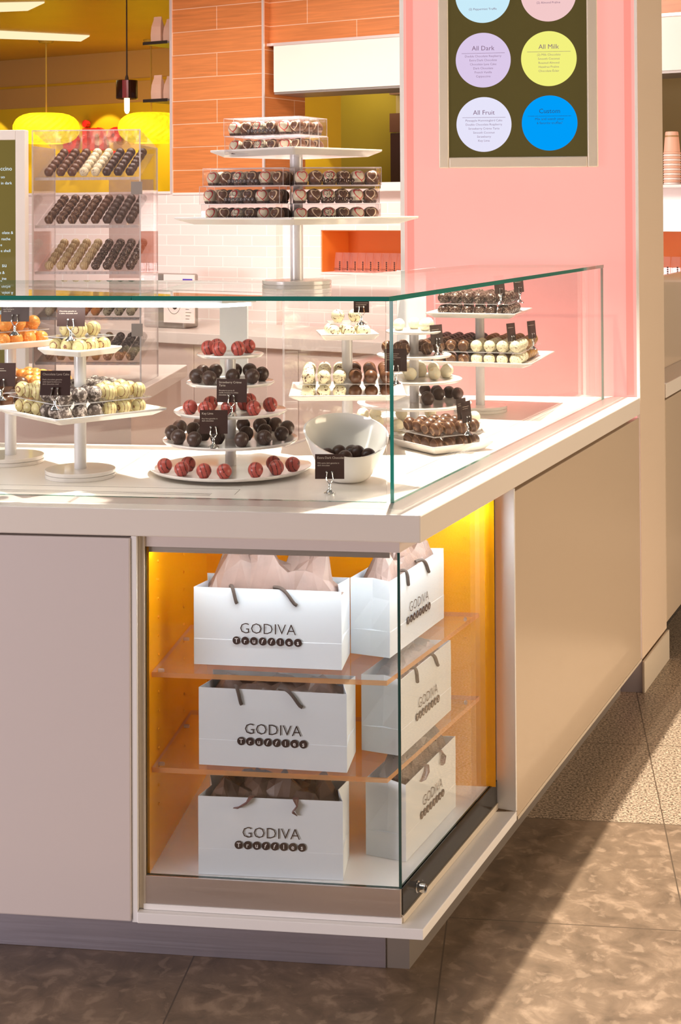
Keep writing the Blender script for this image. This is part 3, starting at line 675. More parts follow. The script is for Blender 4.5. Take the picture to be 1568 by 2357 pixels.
# ------------------------------------------------------------------ truffles
def truffle_mesh(kind):
    b = B(); R_ = .0168; pr = [(0, 0), (.0085, 0), (.0105, .0012)]
    for k in range(4, 17):
        a = -PI/2 + PI*k/16; pr.append((R_*math.cos(a), R_*.985*math.sin(a)+.0158))
    pr[-1] = (0, .0158+R_*.985)
    b.lathe(pr, n=24)
    if kind in ('orange', 'coco'):
        r = random.Random(2)
        for v in b.bm.verts:
            if v.co.z > .012: v.co += Vector((r.uniform(-1, 1), r.uniform(-1, 1), r.uniform(-1, 1)))*.0006
    return b.mesh('truffle_'+kind, K[kind][1], smooth=True)
TM = {k: truffle_mesh(k) for k in K}
TCOUNT = 0
TRUFFLES = []
def truffle(kind, loc, label, group, sc=1.0, rz=None):
    global TCOUNT; TCOUNT += 1
    rz_ = rz if rz is not None else random.uniform(-.5, .5)
    s = sc*random.uniform(.97, 1.0)
    o = bpy.data.objects.new('truffle', TM[kind]); COL.objects.link(o)
    o.location = loc; o.rotation_euler = (0, 0, rz_)
    o.scale = (s, s, s); TRUFFLES.append((o, kind))
    return tag(o, label, 'truffle', group)
def pxof(p):
    v = Vector(p)-CAM; return 784+FPX*v.dot(rx)/v.dot(fwd)

# ------------------------------------------------------------------ card holders
hold = B()
hold.lathe([(0, 0), (.0125, 0), (.0125, .0015), (.0105, .003), (.009, .004), (.007, .0065), (.0035, .009), (.0026, .013), (.0034, .017), (.0026, .020), (0, .0215)], n=20)
hold.tube([(0, 0, .020), (-.004, -.0005, .0235), (-.0075, -.001, .030), (-.0062, -.001, .038), (-.0055, -.001, .0425)], [.0026, .003, .0032, .002, .0014], 8, flat=.5)
hold.tube([(0, 0, .020), (.004, -.0005, .0235), (.0075, -.001, .030), (.0062, -.001, .038), (.0055, -.001, .0425)], [.0026, .003, .0032, .002, .0014], 8, flat=.5)
for sx in (-1, 1): hold.lathe([(0, -.0026), (.0018, -.0018), (.0026, 0), (.0018, .0018), (0, .0026)], c=(sx*.0055, -.001, .0445), n=10)
HM = hold.mesh('holder', 'chrome', smooth=True)
def card(loc, rz, label, title, lines, w=.061, h=.051, tlines=None, dx=0, tilt=-.1):
    t = thing('name_card', label, 'card', loc, rz, 'brown flavour cards in chrome holders')
    ho = bpy.data.objects.new('holder', HM); COL.objects.link(ho); ho.parent = t; ho['label'] = 'chrome clip stand'
    m_ = here(t) @ Matrix.Translation((dx, .001, .030)) @ Matrix.Rotation(tilt, 4, 'X')
    co = B(m_).box(-w/2, 0, 0, w/2, .0009, h).out('card', 'card', t)
    tx = B(m_); z = h-.0095
    for s_ in title:
        tx.text(s_, -w/2+.005, z, -.0004, h=.0046, align='L'); z -= .0068
    z -= .0035
    for s_ in lines:
        if s_.startswith('#'): tx.box(-w/2+.005, -.0005, z, -w/2+.005+float(s_[1:]), -.0003, z+.0009)
        else: tx.text(s_, -w/2+.005, z, -.0004, h=.0030, align='L')
        z -= .0047
    tx.out('print', 'cream', co, flat2d=True)
    return t

# ------------------------------------------------------------------ stands
def plate_sq(bb, s, z, th=.004, rim=.012):
    """square dish with a raised sloping rim and cut corners; z = top of the flat"""
    def sq(h, cut, zz): return [bb.v(p+(zz,)) for p in ((-h+cut, -h), (h-cut, -h), (h, -h+cut), (h, h-cut), (h-cut, h), (-h+cut, h), (-h, h-cut), (-h, -h+cut))]
    f = s/2*.84
    R_ = [sq(f, .004, z-th), sq(s/2, .004, z+rim-.004), sq(s/2, .004, z+rim), sq(s/2-.004, .004, z+rim), sq(f-.002, .003, z)]
    bb.f(R_[0][::-1]); bb.f(R_[-1])
    for a, b in zip(R_, R_[1:]):
        for k in range(8): bb.f([a[k], a[(k+1) % 8], b[(k+1) % 8], b[k]])
def base_discs(bb, z=0, r=.078):
    bb.lathe([(0, 0), (r-.001, 0), (r, .001), (r, .0075), (r-.001, .0085), (r-.004, .0085), (r-.004, .0095), (r-.001, .0095), (r, .0105), (r, .017), (r-.001, .018), (0, .018)], c=(0, 0, z), n=48)
def square_stand(name, loc, label, lo, up, r=.0135, zb=.92):
    """lo / up: (side, z, rotation)"""
    t = thing(name, label, 'stand', (loc[0], loc[1], zb)); Mh = here(t)
    b_ = B(Mh); base_discs(b_); b_.out('base', 'plate', t, smooth=True)
    b_ = B(Mh); b_.lathe([(0, .018), (r, .018), (r, lo[1]-zb-.004), (0, lo[1]-zb-.004)], n=28); b_.out('pole', 'polegrey', t, smooth=True)
    if up:
        b_ = B(Mh); b_.lathe([(0, lo[1]-zb), (r, lo[1]-zb), (r, up[1]-zb-.004), (0, up[1]-zb-.004)], n=28); b_.out('pole', 'polegrey', t, smooth=True)
    for q in (lo, up):
        if not q: continue
        b_ = B(Mh @ Matrix.Rotation(q[2], 4, 'Z')); plate_sq(b_, q[0], q[1]-zb); b_.out('plate', 'plate', t, bevel=.001)
    return t
def kname(k): return K[k][0]
LAY = .0345
def grid(center, z, rz, n, pitch, kind, place, group, hole=0, ring=False, layer='lower', sc=1.0, jit=.0006, keep=None):
    M_ = T(center[0], center[1], z, rz)
    for j in range(n):
        for i in range(n):
            x = (i-(n-1)/2)*pitch; y = (j-(n-1)/2)*pitch
            if hole and abs(x) < hole and abs(y) < hole: continue
            if ring and 0 < i < n-1 and 0 < j < n-1: continue
            k = kind(i, j, n)
            p = M_ @ Vector((x+random.uniform(-jit, jit), y+random.uniform(-jit, jit), 0))
            px = pxof(p)
            if px < -25: continue
            if keep and not keep(i, j, n): continue
            truffle(k, p, '%s truffle, %s along %s row, %s layer, %s' % (kname(k), ORD[i], ORD[j], layer, place), group, sc, rz=rz+random.uniform(-.4, .4))
def sheet(center, z, rz, s, label, hole=0):
    b_ = B(T(center[0], center[1], z, rz)); h = s/2
    if hole: b_.prism([(-h, -h), (h, -h), (h, h), (hole, h), (hole, -hole), (-hole, -hole), (-hole, h), (-h, h)], 0, .002, side=1)
    else: b_.box(-h, -h, 0, h, h, .002, thin='z')
    return tag(b_.out('acrylic_sheet', ['acr', 'acr_edge2']), label, 'sheet', 'clear sheets between truffle layers')
D2R = PI/180

# A: small square stand, left of centre
A = (-.786, .336)
square_stand('cake_stand', A, 'two tier white square stand left of the round stand in the case', (.28, 1.062, 48*D2R), (.135, 1.197, 62*D2R))
kA = lambda i, j, n: 'powder' if (i < n/2) == (j < n/2) else 'stripe'
ga = 'truffles on the left square stand'
grid(A, 1.0625, 48*D2R, 6, .0372, kA, 'left square stand', ga, hole=.03, ring=True)
sheet(A, 1.0625+LAY, 48*D2R, .228, 'clear sheet under the upper truffle layer, left square stand lower plate', hole=.018)
grid(A, 1.0645+LAY, 48*D2R, 6, .0372, kA, 'left square stand', ga, hole=.02, layer='upper')
grid(A, 1.1975, 62*D2R, 3, .0362, lambda i, j, n: 'stripe', 'left stand top plate', ga, ring=False)
sheet(A, 1.1975+LAY, 62*D2R, .112, 'small clear sheet on the top plate truffles, left square stand')
grid(A, 1.1995+LAY, 62*D2R, 2, .042, lambda i, j, n: 'stripe', 'left stand top plate', ga, layer='upper')
# A0: at the left edge of the frame
A0 = (-1.008, .500)
square_stand('cake_stand', A0, 'two tier white square stand cut off by the left photo edge', (.268, 1.062, 46*D2R), (.155, 1.197, 52*D2R))
kA0 = lambda i, j, n: 'milk' if (i < n/2) else 'orange'
g0 = 'truffles on the stand at the left photo edge'
kp = None
grid(A0, 1.0625, 46*D2R, 6, .0372, kA0, 'left edge stand', g0, hole=.03, ring=True)
sheet(A0, 1.0625+LAY, 46*D2R, .228, 'clear sheet under brown and orange truffles, stand at left photo edge', hole=.018)
grid(A0, 1.0645+LAY, 46*D2R, 6, .0372, kA0, 'left edge stand', g0, hole=.02, layer='upper')
grid(A0, 1.1975, 52*D2R, 4, .0345, lambda i, j, n: 'orange', 'left edge stand top plate', g0, ring=True)
sheet(A0, 1.1975+LAY, 52*D2R, .13, 'small clear sheet on the orange truffles at left photo edge')
grid(A0, 1.1995+LAY, 52*D2R, 3, .038, lambda i, j, n: 'orange', 'left edge stand top plate', g0, layer='upper')
# C: small square stand behind the glass corner
C_ = (-.248, .83)
square_stand('cake_stand', C_, 'two tier white square stand behind the bowl near the glass corner', (.285, 1.050, YAW), (.145, 1.192, YAW+.1))
kC = lambda i, j, n: ('speck' if i < n/2 else 'milk')
gC = 'truffles on the square stand behind the bowl'
grid(C_, 1.0505, YAW, 6, .0385, kC, 'stand behind bowl', gC, hole=.03, ring=True)
sheet(C_, 1.0505+LAY, YAW, .236, 'clear sheet under speckled and milk truffles behind the bowl', hole=.018)
grid(C_, 1.0525+LAY, YAW, 6, .0385, kC, 'stand behind bowl', gC, hole=.02, layer='upper')
grid(C_, 1.1925, YAW+.1, 3, .0385, lambda i, j, n: 'speck', 'stand behind bowl top plate', gC)
sheet(C_, 1.1925+LAY, YAW+.1, .095, 'small clear sheet on the speckled truffles behind the bowl')
for n_, (dx_, dy_) in enumerate(((-.022, -.01), (.018, .012))):
    truffle('speck', (C_[0]+dx_, C_[1]+dy_, 1.1945+LAY), 'flake speckled truffle %s on the sheet at the very top behind the bowl' % ('at left' if n_ == 0 else 'at right'), gC)
# G: large square stand, far right
G = (.061, 1.48); rG = 34.5*D2R+45*D2R
square_stand('cake_stand', G, 'large two tier white square stand at the far right of the case', (.375, 1.070, rG), (.262, 1.203, rG))
def kG(i, j, n):
    f, s_ = i < n/2, j < n/2
    return 'whites' if (f and s_) else ('gold' if (s_ and not f) else ('milkw' if (f and not s_) else 'dark'))  # golden brown quarter: milk truffles with a reflection's tint in the colour
gG = 'truffles on the far right square stand'
grid(G, 1.0705, rG, 8, .0372, kG, 'far square stand', gG, hole=.03, ring=True)
sheet(G, 1.0705+LAY, rG, .302, 'clear sheet under the upper layer, far square stand lower plate', hole=.018)
grid(G, 1.0725+LAY, rG, 8, .0372, kG, 'far square stand', gG, hole=.02, layer='upper')
grid(G, 1.2035, rG, 6, .0350, lambda i, j, n: 'darkw', 'far stand top plate', gG, ring=True)
sheet(G, 1.2035+LAY, rG, .215, 'clear sheet between dark truffles, far square stand top plate')
grid(G, 1.2055+LAY, rG, 6, .0350, lambda i, j, n: 'darkw', 'far stand top plate', gG, layer='upper')
# F: low square tray
Fc = (-.010, .800); rF = 40*D2R
t = thing('serving_tray', 'low square white tray of milk truffles by the glass corner', 'tray', (Fc[0], Fc[1], .9205), rF)
b_ = B(here(t)); plate_sq(b_, .185, .006, rim=.016); b_.out('plate', 'plate', t, bevel=.001)
gF = 'milk truffles on the low tray'
grid(Fc, .927, rF, 4, .0372, lambda i, j, n: 'milkw', 'low tray', gF, ring=True)
sheet(Fc, .927+LAY, rF, .155, 'clear sheet between milk truffle layers on the low tray')
grid(Fc, .929+LAY, rF, 4, .0372, lambda i, j, n: 'milkw', 'low tray', gF, layer='upper')

# B and E: round five-tier stands
BT = {0: [(-0.124, -0.115), (-0.077, -0.15), (-0.077, -0.091), (-0.024, -0.167), (0.021, -0.168), (0.085, -0.146), (0.108, -0.056), (0.125, -0.113), (0.154, -0.07)],
 1: [(-0.127, -0.035), (-0.129, 0.045), (-0.097, -0.099), (-0.054, -0.128), (-0.089, 0.013), (-0.094, 0.103), (-0.052, -0.045), (-0.01, -0.092), (0.049, -0.119), (0.043, -0.036), (0.01, 0.095), (0.051, 0.09), (0.055, 0.128), (0.078, 0.002), (0.094, -0.09), (0.084, 0.11), (0.12, 0.06), (0.122, -0.028)],
 2: [(-0.073, -0.087), (-0.033, -0.109), (-0.042, -0.019), (0.014, -0.092), (0.033, -0.004), (0.036, 0.039), (0.07, -0.087), (0.096, -0.026)],
 3: [(-0.068, -0.045), (-0.074, 0.044), (-0.032, -0.076), (-0.049, 0.067), (0.013, -0.035), (-0.005, 0.079), (0.057, -0.034), (0.07, 0.014), (0.029, 0.081)],
 4: [(-0.043, -0.035), (-0.014, -0.055), (-0.033, 0.010), (0.028, -0.046), (0.040, 0.008)]}
ET = {0: [(-0.148, 0.081), (-0.135, -0.044), (-0.115, 0.092), (-0.092, -0.066), (-0.035, -0.124), (-0.044, 0.098), (0.033, 0.133), (0.157, 0.049)],
 1: [(0.036, -0.020), (0.041, -0.057), (0.019, 0.132), (0.062, 0.053), (0.052, 0.118), (0.087, 0.099), (0.112, 0.068)],
 2: [(-0.029, 0.10), (-0.006, -0.049), (0.016, 0.037), (0.056, -0.027), (0.008, 0.105), (0.045, 0.095), (0.084, 0.018), (0.085, 0.056)],
 3: [(-0.075, 0.038), (-0.042, 0.015), (-0.036, 0.075), (-0.023, -0.030), (0.036, -0.016), (0.016, 0.080), (0.062, 0.050)],
 4: [(-0.040, 0.0), (-0.003, 0.050), (0.030, -0.012), (0.035, 0.034)]}
TZ = [.935, .996, 1.060, 1.124, 1.187]; TR = [.183, .153, .128, .100, .076]
TN = ['bottom', 'second lowest', 'middle', 'second highest', 'top']
def cone_stand(c, label, kinds, spots, place, group):
    t = thing('tiered_stand', label, 'stand', (c[0], c[1], .9205)); Mh = here(t); z0 = .9205
    b_ = B(Mh); b_.lathe([(0, 0), (.09, 0), (.09, .0065), (0, .0065)], n=40); b_.out('foot', 'plate', t, smooth=True)
    for k in range(5):
        zz = TZ[k]-z0; r = TR[k]
        b_ = B(Mh); b_.lathe([(0, zz-.006), (r-.004, zz-.006), (r, zz-.002), (r, zz), (r-.0015, zz+.001), (r-.004, zz), (0, zz)], n=64); b_.out('plate', 'plate', t, smooth=True)
        zl = .0065 if k == 0 else TZ[k-1]-z0
        b_ = B(Mh); b_.lathe([(0, zl), (.0125, zl), (.0125, zz-.006), (0, zz-.006)], n=28); b_.out('pole', 'polegrey', t, smooth=True)
        pts = sorted(spots[k], key=lambda p: pxof((c[0]+p[0], c[1]+p[1], 1)))
        for q, (x, y) in enumerate(pts):
            truffle(kinds[k], (c[0]+x, c[1]+y, TZ[k]+.0006), '%s truffle %s from left on the %s tier, %s' % (kname(kinds[k]), ORD[q], TN[k], place), group)
cone_stand((-.464, .43), 'round five tier white stand in the middle of the case', ['pink', 'dark2', 'pink', 'dark2', 'pink'], BT, 'middle round stand', 'truffles on the middle round stand')
cone_stand((-.100, 1.082), 'round five tier white stand behind the glass corner at right', ['coco', 'dark2', 'coco', 'milkw', 'coco'], ET, 'right round stand', 'truffles on the right round stand')

# bowl with a slanted rim
bx, by = -.186, .345
bw = thing('serving_bowl', 'white ceramic bowl with slanted rim holding dark truffles', 'bowl', (bx, by, .9205))
bb = B(here(bw)); n = 64; rad = lambda h: .036+.064*(min(1, h/.118))**.62
outer = []; inn = []
Ht = lambda a: .098+.036*math.cos(a-math.radians(112))
for k in range(17):
    t_ = k/16
    outer.append([bb.v((rad(Ht(2*PI*q/n)*t_)*math.cos(2*PI*q/n), rad(Ht(2*PI*q/n)*t_)*math.sin(2*PI*q/n), Ht(2*PI*q/n)*t_)) for q in range(n)])
    hh = [.008+(Ht(2*PI*q/n)-.008)*t_ for q in range(n)]
    inn.append([bb.v(((rad(hh[q])-.0045)*math.cos(2*PI*q/n), (rad(hh[q])-.0045)*math.sin(2*PI*q/n), hh[q]+(.0005 if k == 16 else 0))) for q in range(n)])
bb.f(outer[0][::-1]); bb.f(inn[0])
for L_ in (outer, inn):
    for a, b in zip(L_, L_[1:]):
        for q in range(n): bb.f([a[q], a[(q+1) % n], b[(q+1) % n], b[q]])
for q in range(n): bb.f([outer[-1][q], outer[-1][(q+1) % n], inn[-1][(q+1) % n], inn[-1][q]])
bb.out('bowl', 'ceramic', bw, smooth=True)
tr = [(-.019, -.012, .0), (.019, -.012, 0), (0, .021, 0), (-.045, .0, .030), (.045, .004, .030), (.0, -.042, .032), (.004, .044, .030), (-.020, .012, .034), (.020, .016, .034)]
for q, (x, y, z) in enumerate(tr):
    truffle('dark', (bx+x, by+y, .9295+z), 'plain dark truffle in the white slanted bowl', 'dark truffles in the bowl', rz=q)

# name cards
card((-.765, .205, 1.2344), .05, 'brown Red Velvet Cake card on the left square stand', ['Red Velvet Cake'], ['Chocolate ganache in', 'a white chocolate shell'])
card((-.767, .105, 1.0995), .05, 'brown Chocolate Lava Cake card on the left square stand', ['Chocolate Lava Cake'], ['Dark chocolate ganache', 'with liquid fondant in a', 'dark chocolate shell'], w=.064)
card((-.439, .322, 1.0605), .03, 'brown Strawberry Creme Tarte card on the middle round stand', ['Strawberry Crème', 'Tarte'], ['Strawberry puree &', 'vanilla mousse in a white', 'chocolate shell'], w=.067)
card((-.472, .288, .9965), .10, 'brown Key Lime card low on the middle round stand', ['Key Lime'], ['Key lime ganache in', 'dark chocolate'])
card((-.205, .196, .9205), .10, 'brown Extra Dark Chocolate card standing before the white bowl', ['Extra Dark Chocolate'], ['72% extra dark ganache in', 'dark chocolate'])
card((-.935, .330, 1.2344), .05, 'brown card among orange truffles at the left photo edge', ['ird Cake'], ['ana ganache', 'ese frosting in', 'olate shell'], w=.064)
card((-.935, .245, 1.0995), .05, 'brown card among milk truffles at the left photo edge', [], ['#.03', '#.035', '#.02'])
card((-.200, .735, 1.1925+LAY+.002), YAW, 'brown card on the top plate behind the bowl', [], ['#.030', '#.026', '#.02'], w=.038, h=.036)
card((-.115, .722, 1.087), YAW, 'brown card seen across the vertical glass corner edge', [], ['#.030', '#.026', '#.034', '#.02'], w=.054, h=.055)
card((-.034, 1.045, 1.1245), .95, 'brown card on the second highest tier of the right round stand', [], ['#.03', '#.025', '#.03'], w=.050)
card((.058, .738, .9635), 1.1, 'front one of two brown cards on the low tray', [], ['#.03', '#.025'], w=.045)
card((.044, .790, .9635), 1.1, 'rear one of two brown cards on the low tray', [], ['#.03', '#.025'], w=.045)
card((.125, 1.345, 1.2405), 1.0, 'left one of two brown cards atop the far square stand', [], ['#.03', '#.025', '#.03'], w=.050)
card((.178, 1.42, 1.2405), 1.0, 'right one of two brown cards atop the far square stand', [], ['#.03', '#.025', '#.03'], w=.050)
card((.158, 1.33, 1.1075), 1.05, 'left brown card on the lower plate of the far square stand', [], ['#.03'], w=.045)
card((.215, 1.42, 1.1075), 1.05, 'right brown card on the lower plate of the far square stand', [], ['#.03'], w=.045)

# ------------------------------------------------------------------ stand with gift boxes on the case top
BG = (-.308, .416); rb_ = 45*D2R+YAW; ZP1, ZP2 = 1.484, 1.634
square_stand('cake_stand', BG, 'large two tier white square stand with gift boxes atop the glass case', (.392, ZP1, rb_), (.277, ZP2, rb_), r=.0145, zb=ZT+.0003)
def gift_box(c, z, rz, label, front=True):
    t = thing('gift_box', label, 'box', (c[0], c[1], z), rz, 'clear gift boxes of six truffles'); Mh = here(t)
    w, d, h = .192, .041, .0395
    b_ = B(Mh); b_.box(-w/2, -d/2, 0, w/2, d/2, h); b_.out('case', 'acr_box', t)
    fr = B(Mh); e = .0008
    for x in (-w/2, w/2):
        for y in (-d/2, d/2): fr.box(x-e/2, y-e/2, 0, x+e/2, y+e/2, h)
    for zz in (0, h-.0006):
        for y in (-d/2, d/2): fr.box(-w/2, y-e/2, zz, w/2, y+e/2, zz+e)
        for x in (-w/2, w/2): fr.box(x-e/2, -d/2, zz, x+e/2, d/2, zz+e)
    fr.out('edges', 'acr_edge2', t)
    cp = B(Mh)
    for k in range(6):
        x = (k-2.5)*.0315; n_ = 24; lo_r, hi_r = [], []
        for q in range(n_):
            a = 2*PI*q/n_; m_ = 1 + (.05 if q % 2 else -.05)
            lo_r.append(cp.v((x+.0110*m_*math.cos(a), .0110*m_*math.sin(a), .0012))); hi_r.append(cp.v((x+.0135*m_*math.cos(a), .0135*m_*math.sin(a), .0065)))
        cp.f(lo_r[::-1])
        for q in range(n_): cp.f([lo_r[q], lo_r[(q+1) % n_], hi_r[(q+1) % n_], hi_r[q]])
    cp.out('paper_cups', 'tissued', t)
    if front:
        lg = B(Mh); logo(lg, .0, .0105, .072, -d/2-.0011); lg.out('logo', ['print', 'cream'], t, flat2d=True)
    return t
def boxed(c, z, rz, where, front=True):
    gift_box(c, z, rz, 'clear box of six truffles, ' + where, front)
    for k in range(6):
        kd = 'heart' if k % 2 == 0 else 'heartd'
        p = T(c[0], c[1], z+.0022, rz) @ Vector(((k-2.5)*.0315, 0, 0))
        truffle(kd, p, '%s truffle %s from left, %s' % (kname(kd), ORD[k], where), 'boxed truffles on the case top', .97, rz=rz+.3*math.sin(k*2.1))
cf = lambda x, y: Vector((BG[0], BG[1])) + Vector((rt0.x, rt0.y))*x + Vector((fw0.x, fw0.y))*y
rL, rR = YAW-.33, YAW+.10
for lev in range(3):
    z = ZP1+.0006+lev*.0405; wl = ['bottom', 'middle', 'top'][lev]
    sh = (.0, -.004, .004)[lev]
    for dpt in range(2):
        cL = cf(-.115+sh, -.028) + Vector((-math.sin(rL), math.cos(rL)))*(.0425*dpt)
        cR = cf(.090+sh*.5, -.048) + Vector((-math.sin(rR), math.cos(rR)))*(.0425*dpt)
        dn = 'front' if dpt == 0 else 'rear'
        boxed(cL, z, rL, '%s %s box, left stack' % (dn, wl), dpt == 0)
        boxed(cR, z, rR, '%s %s box, right stack' % (dn, wl), dpt == 0)
rU = YAW-.47
for lev in range(2):
    z = ZP2+.0006+lev*.0405
    for dpt in range(3):
        cU = cf(-.062+lev*-.002, -.072) + Vector((-math.sin(rU), math.cos(rU)))*(.0425*dpt)
        boxed(cU, z, rU, '%s %s box on the upper plate' % (['front', 'middle', 'rear'][dpt], ['lower', 'upper'][lev]), dpt == 0)

# ------------------------------------------------------------------ menu on the pink panel
mn = thing('menu_board', 'lit menu of coloured discs in a champagne metal frame on the pink panel', 'menu', (.172, PY-.02, 1.64))
fx0, fx1, fz0, gx0, gx1, gz0 = -.078, .421, 1.640, -.046, .388, 1.674
y0, y1 = PY-.030, PY-.0015
fr = B()
fr.prism([(fx0, y0), (gx0, y0), (gx0, y1), (fx0, y1)], fz0, 2.62).prism([(gx1, y0), (fx1, y0), (fx1, y1), (gx1, y1)], fz0, 2.62).prism([(gx0+.0002, y0), (gx1-.0002, y0), (gx1-.0002, y1), (gx0+.0002, y1)], fz0, gz0).prism([(gx0+.0002, y0), (gx1-.0002, y0), (gx1-.0002, y1), (gx0+.0002, y1)], 2.59, 2.62)
fr.out('frame', 'champ', mn, bevel=.004, seg=3)
scn = B().box(gx0, y0+.012, gz0, gx1, y1, 2.59).out('screen', 'screen', mn)
ys = y0+.0113
discs = [(.064, 2.187, 'sky', [], None, [], 'ink'), (.270, 2.187, 'rose', [], None, [], 'ink'),
 (.064, 1.982, 'lilac', ['All Dark'], 1, ['Double Chocolate Raspberry', 'Extra Dark Chocolate', 'Chocolate Lava Cake', 'Dark Chocolate', 'French Vanilla', 'Cappuccino'], 'ink'),
 (.270, 1.983, 'yellow', ['All Milk'], 1, ['(2) Milk Chocolate', 'Smooth Coconut', 'Roasted Almond', 'Hazelnut Praline', 'Chocolate Éclair'], 'ink'),
 (.065, 1.778, 'lav', ['All Fruit'], 1, ['Pineapple Hummingbird Cake', 'Double Chocolate Raspberry', 'Strawberry Crème Tarte', 'Smooth Coconut', 'Strawberry', 'Key Lime'], 'ink'),
 (.271, 1.780, 'blue', ['Custom'], 1, ['Mix and match your', '6 favorite truffles!'], 'inkblue')]
for x, z, c, ti, ln, lines, ink in discs:
    d_ = B(); d_.disc(x, z, .0868, ys, n=64); do = d_.out('menu_disc', 'c_'+c, mn, flat2d=True); do['label'] = dict(sky='pale blue disc', rose='rose pink disc', lilac='lilac disc', yellow='yellow disc', lav='pale lavender disc', blue='bright blue disc')[c]
    tx = B()
    if ti:
        tx.text(ti[0], x, z+.031, ys-.0006, h=.0145)
        tx.box(x-.068, ys-.0007, z+.0215, x+.068, ys-.0005, z+.0225)
        zz = z+.0095
        for l in lines: tx.text(l, x, zz, ys-.0006, h=.0068 if ink == 'ink' else .0078, bold=-.005 if ink == 'ink' else 0); zz -= .0128
    elif c == 'sky':
        for l, k in (('(2) Peppermint Truffle', 0),): tx.text(l, x, z-.046, ys-.0006, h=.0068)
    else: tx.text('(2) Almond Praline', x, z-.030, ys-.0006, h=.0068)
    tx.out('lettering', ink, do, flat2d=True)

# ------------------------------------------------------------------ acrylic truffle cabinet on the left rear counter
AC = (-1.477, 1.985); RA = .035
ac = thing('truffle_cabinet', 'tall clear acrylic cabinet with five slanted truffle trays behind the case', 'cabinet', (AC[0], AC[1], .921), RA)
Mh = here(ac); cw, cdp, chh = .378, .26, .862
def abox(nm, *a, mats='acr_cab', **k): return B(Mh).box(*a).out(nm, mats, ac, **k)
abox('front_wall', 0, 0, 0, cw, .005, chh)
abox('left_wall', 0, .006, 0, .005, cdp, chh-.05, mats='acr_frost')
abox('right_wall', cw-.005, .006, 0, cw, cdp, chh-.05)
b_ = B(Mh); b_.f([b_.v(p) for p in ((0, 0, chh), (cw, 0, chh), (cw, cdp, chh-.055), (0, cdp, chh-.055))]); b_.f([b_.v(p) for p in ((0, 0, chh+.004), (cw, 0, chh+.004), (cw, cdp, chh-.051), (0, cdp, chh-.051))]); b_.out('lid', 'acr_cab', ac)
eb = B(Mh)
for x in (0, cw-.005):
    eb.box(x, -.002, 0, x+.005, .000, chh+.004); eb.box(x, cdp, 0, x+.005, cdp+.003, chh-.05)
eb.box(.005, -.002, chh, cw-.005, 0, chh+.004)
eb.out('glued_edges', 'acr_edge2', ac)
abox('hinge', cw-.032, -.008, .645, cw+.006, -.0025, .688, mats='greyholder')
abox('hinge', cw-.032, -.008, .165, cw+.006, -.0025, .208, mats='greyholder')
TKZ = [('milk', 'milk', 'milk', 'whites', 'whites', 'dark', 'dark', 'dark'),
       ('milkw', 'milkw', 'milkw', 'milkw', 'milk', 'dark2', 'dark2', 'dark2'),
       ('stripel', 'stripel', 'stripel', 'stripel', 'darkw', 'darkw', 'darkw', 'darkw'),
       ('whites', 'orange', 'orange', 'orange', 'orange', 'speck', 'speck', 'speck'),
       ('milkw', 'milkw', 'gold', 'gold', 'gold', 'powder', 'powder', 'powder')]
tz = [1.648-.921, 1.485-.921, 1.328-.921, 1.172-.921, 1.020-.921]
TRN = ['top', 'second highest', 'middle', 'second lowest', 'bottom']
for q in range(5):
    zf = tz[q]-.0165; rise = .072 if q < 3 else .05
    rows = 6; py_ = .0365
    tt = thing('truffle_tray', 'clear slanted tray, %s in the acrylic cabinet' % TRN[q], 'tray', tuple(Mh @ Vector((cw/2, .1, zf-.006))), RA, 'slanted trays in the acrylic cabinet')
    y0_, y1_ = .010, .010+rows*py_+.008
    ztop = lambda y: zf + rise*(y-.028)/(.0365*5)
    b_ = B(Mh); 
    vs = [b_.v((x, y, ztop(y)+dz)) for x in (.008, cw-.008) for y in (y0_, y1_) for dz in (-.006, -.002)]
    F_ = lambda *i: b_.f([vs[k] for k in i])
    F_(0, 2, 6, 4); F_(1, 5, 7, 3); F_(0, 4, 5, 1); F_(2, 3, 7, 6); F_(0, 1, 3, 2); F_(4, 6, 7, 5)
    b_.out('sheet', 'acr', tt)
    b_ = B(Mh); b_.box(.008, y0_-.004, zf-.016, cw-.008, y0_-.001, zf-.006)
    for k in range(16): b_.box(.05+k*.02, y0_-.006, zf-.015, .058+k*.02, y0_-.004, zf-.008)
    b_.out('lip', 'acr_edge2', tt)
    for r_ in range(rows):
        for c_i in range(8):
            k_ = TKZ[q][c_i]
            y = .028+r_*py_; x = .052+c_i*.0404
            if x > cw-.02: continue
            p = Mh @ Vector((x+random.uniform(-1, 1)*.0008, y, ztop(y)-.0015))
            truffle(k_, p, '%s truffle, row %s, %s from left, %s acrylic tray' % (kname(k_), ['one', 'two', 'three', 'four', 'five', 'six'][r_], ORD[c_i], TRN[q]), 'truffles in the acrylic cabinet', .96)
# frosted divider panel seen behind the middle trays
tag(B(Mh).box(.205, .243, .35, cw-.012, .246, .70).out('divider_panel', 'acr_frost', None), 'milky panel at the rear right inside the acrylic cabinet', 'panel')

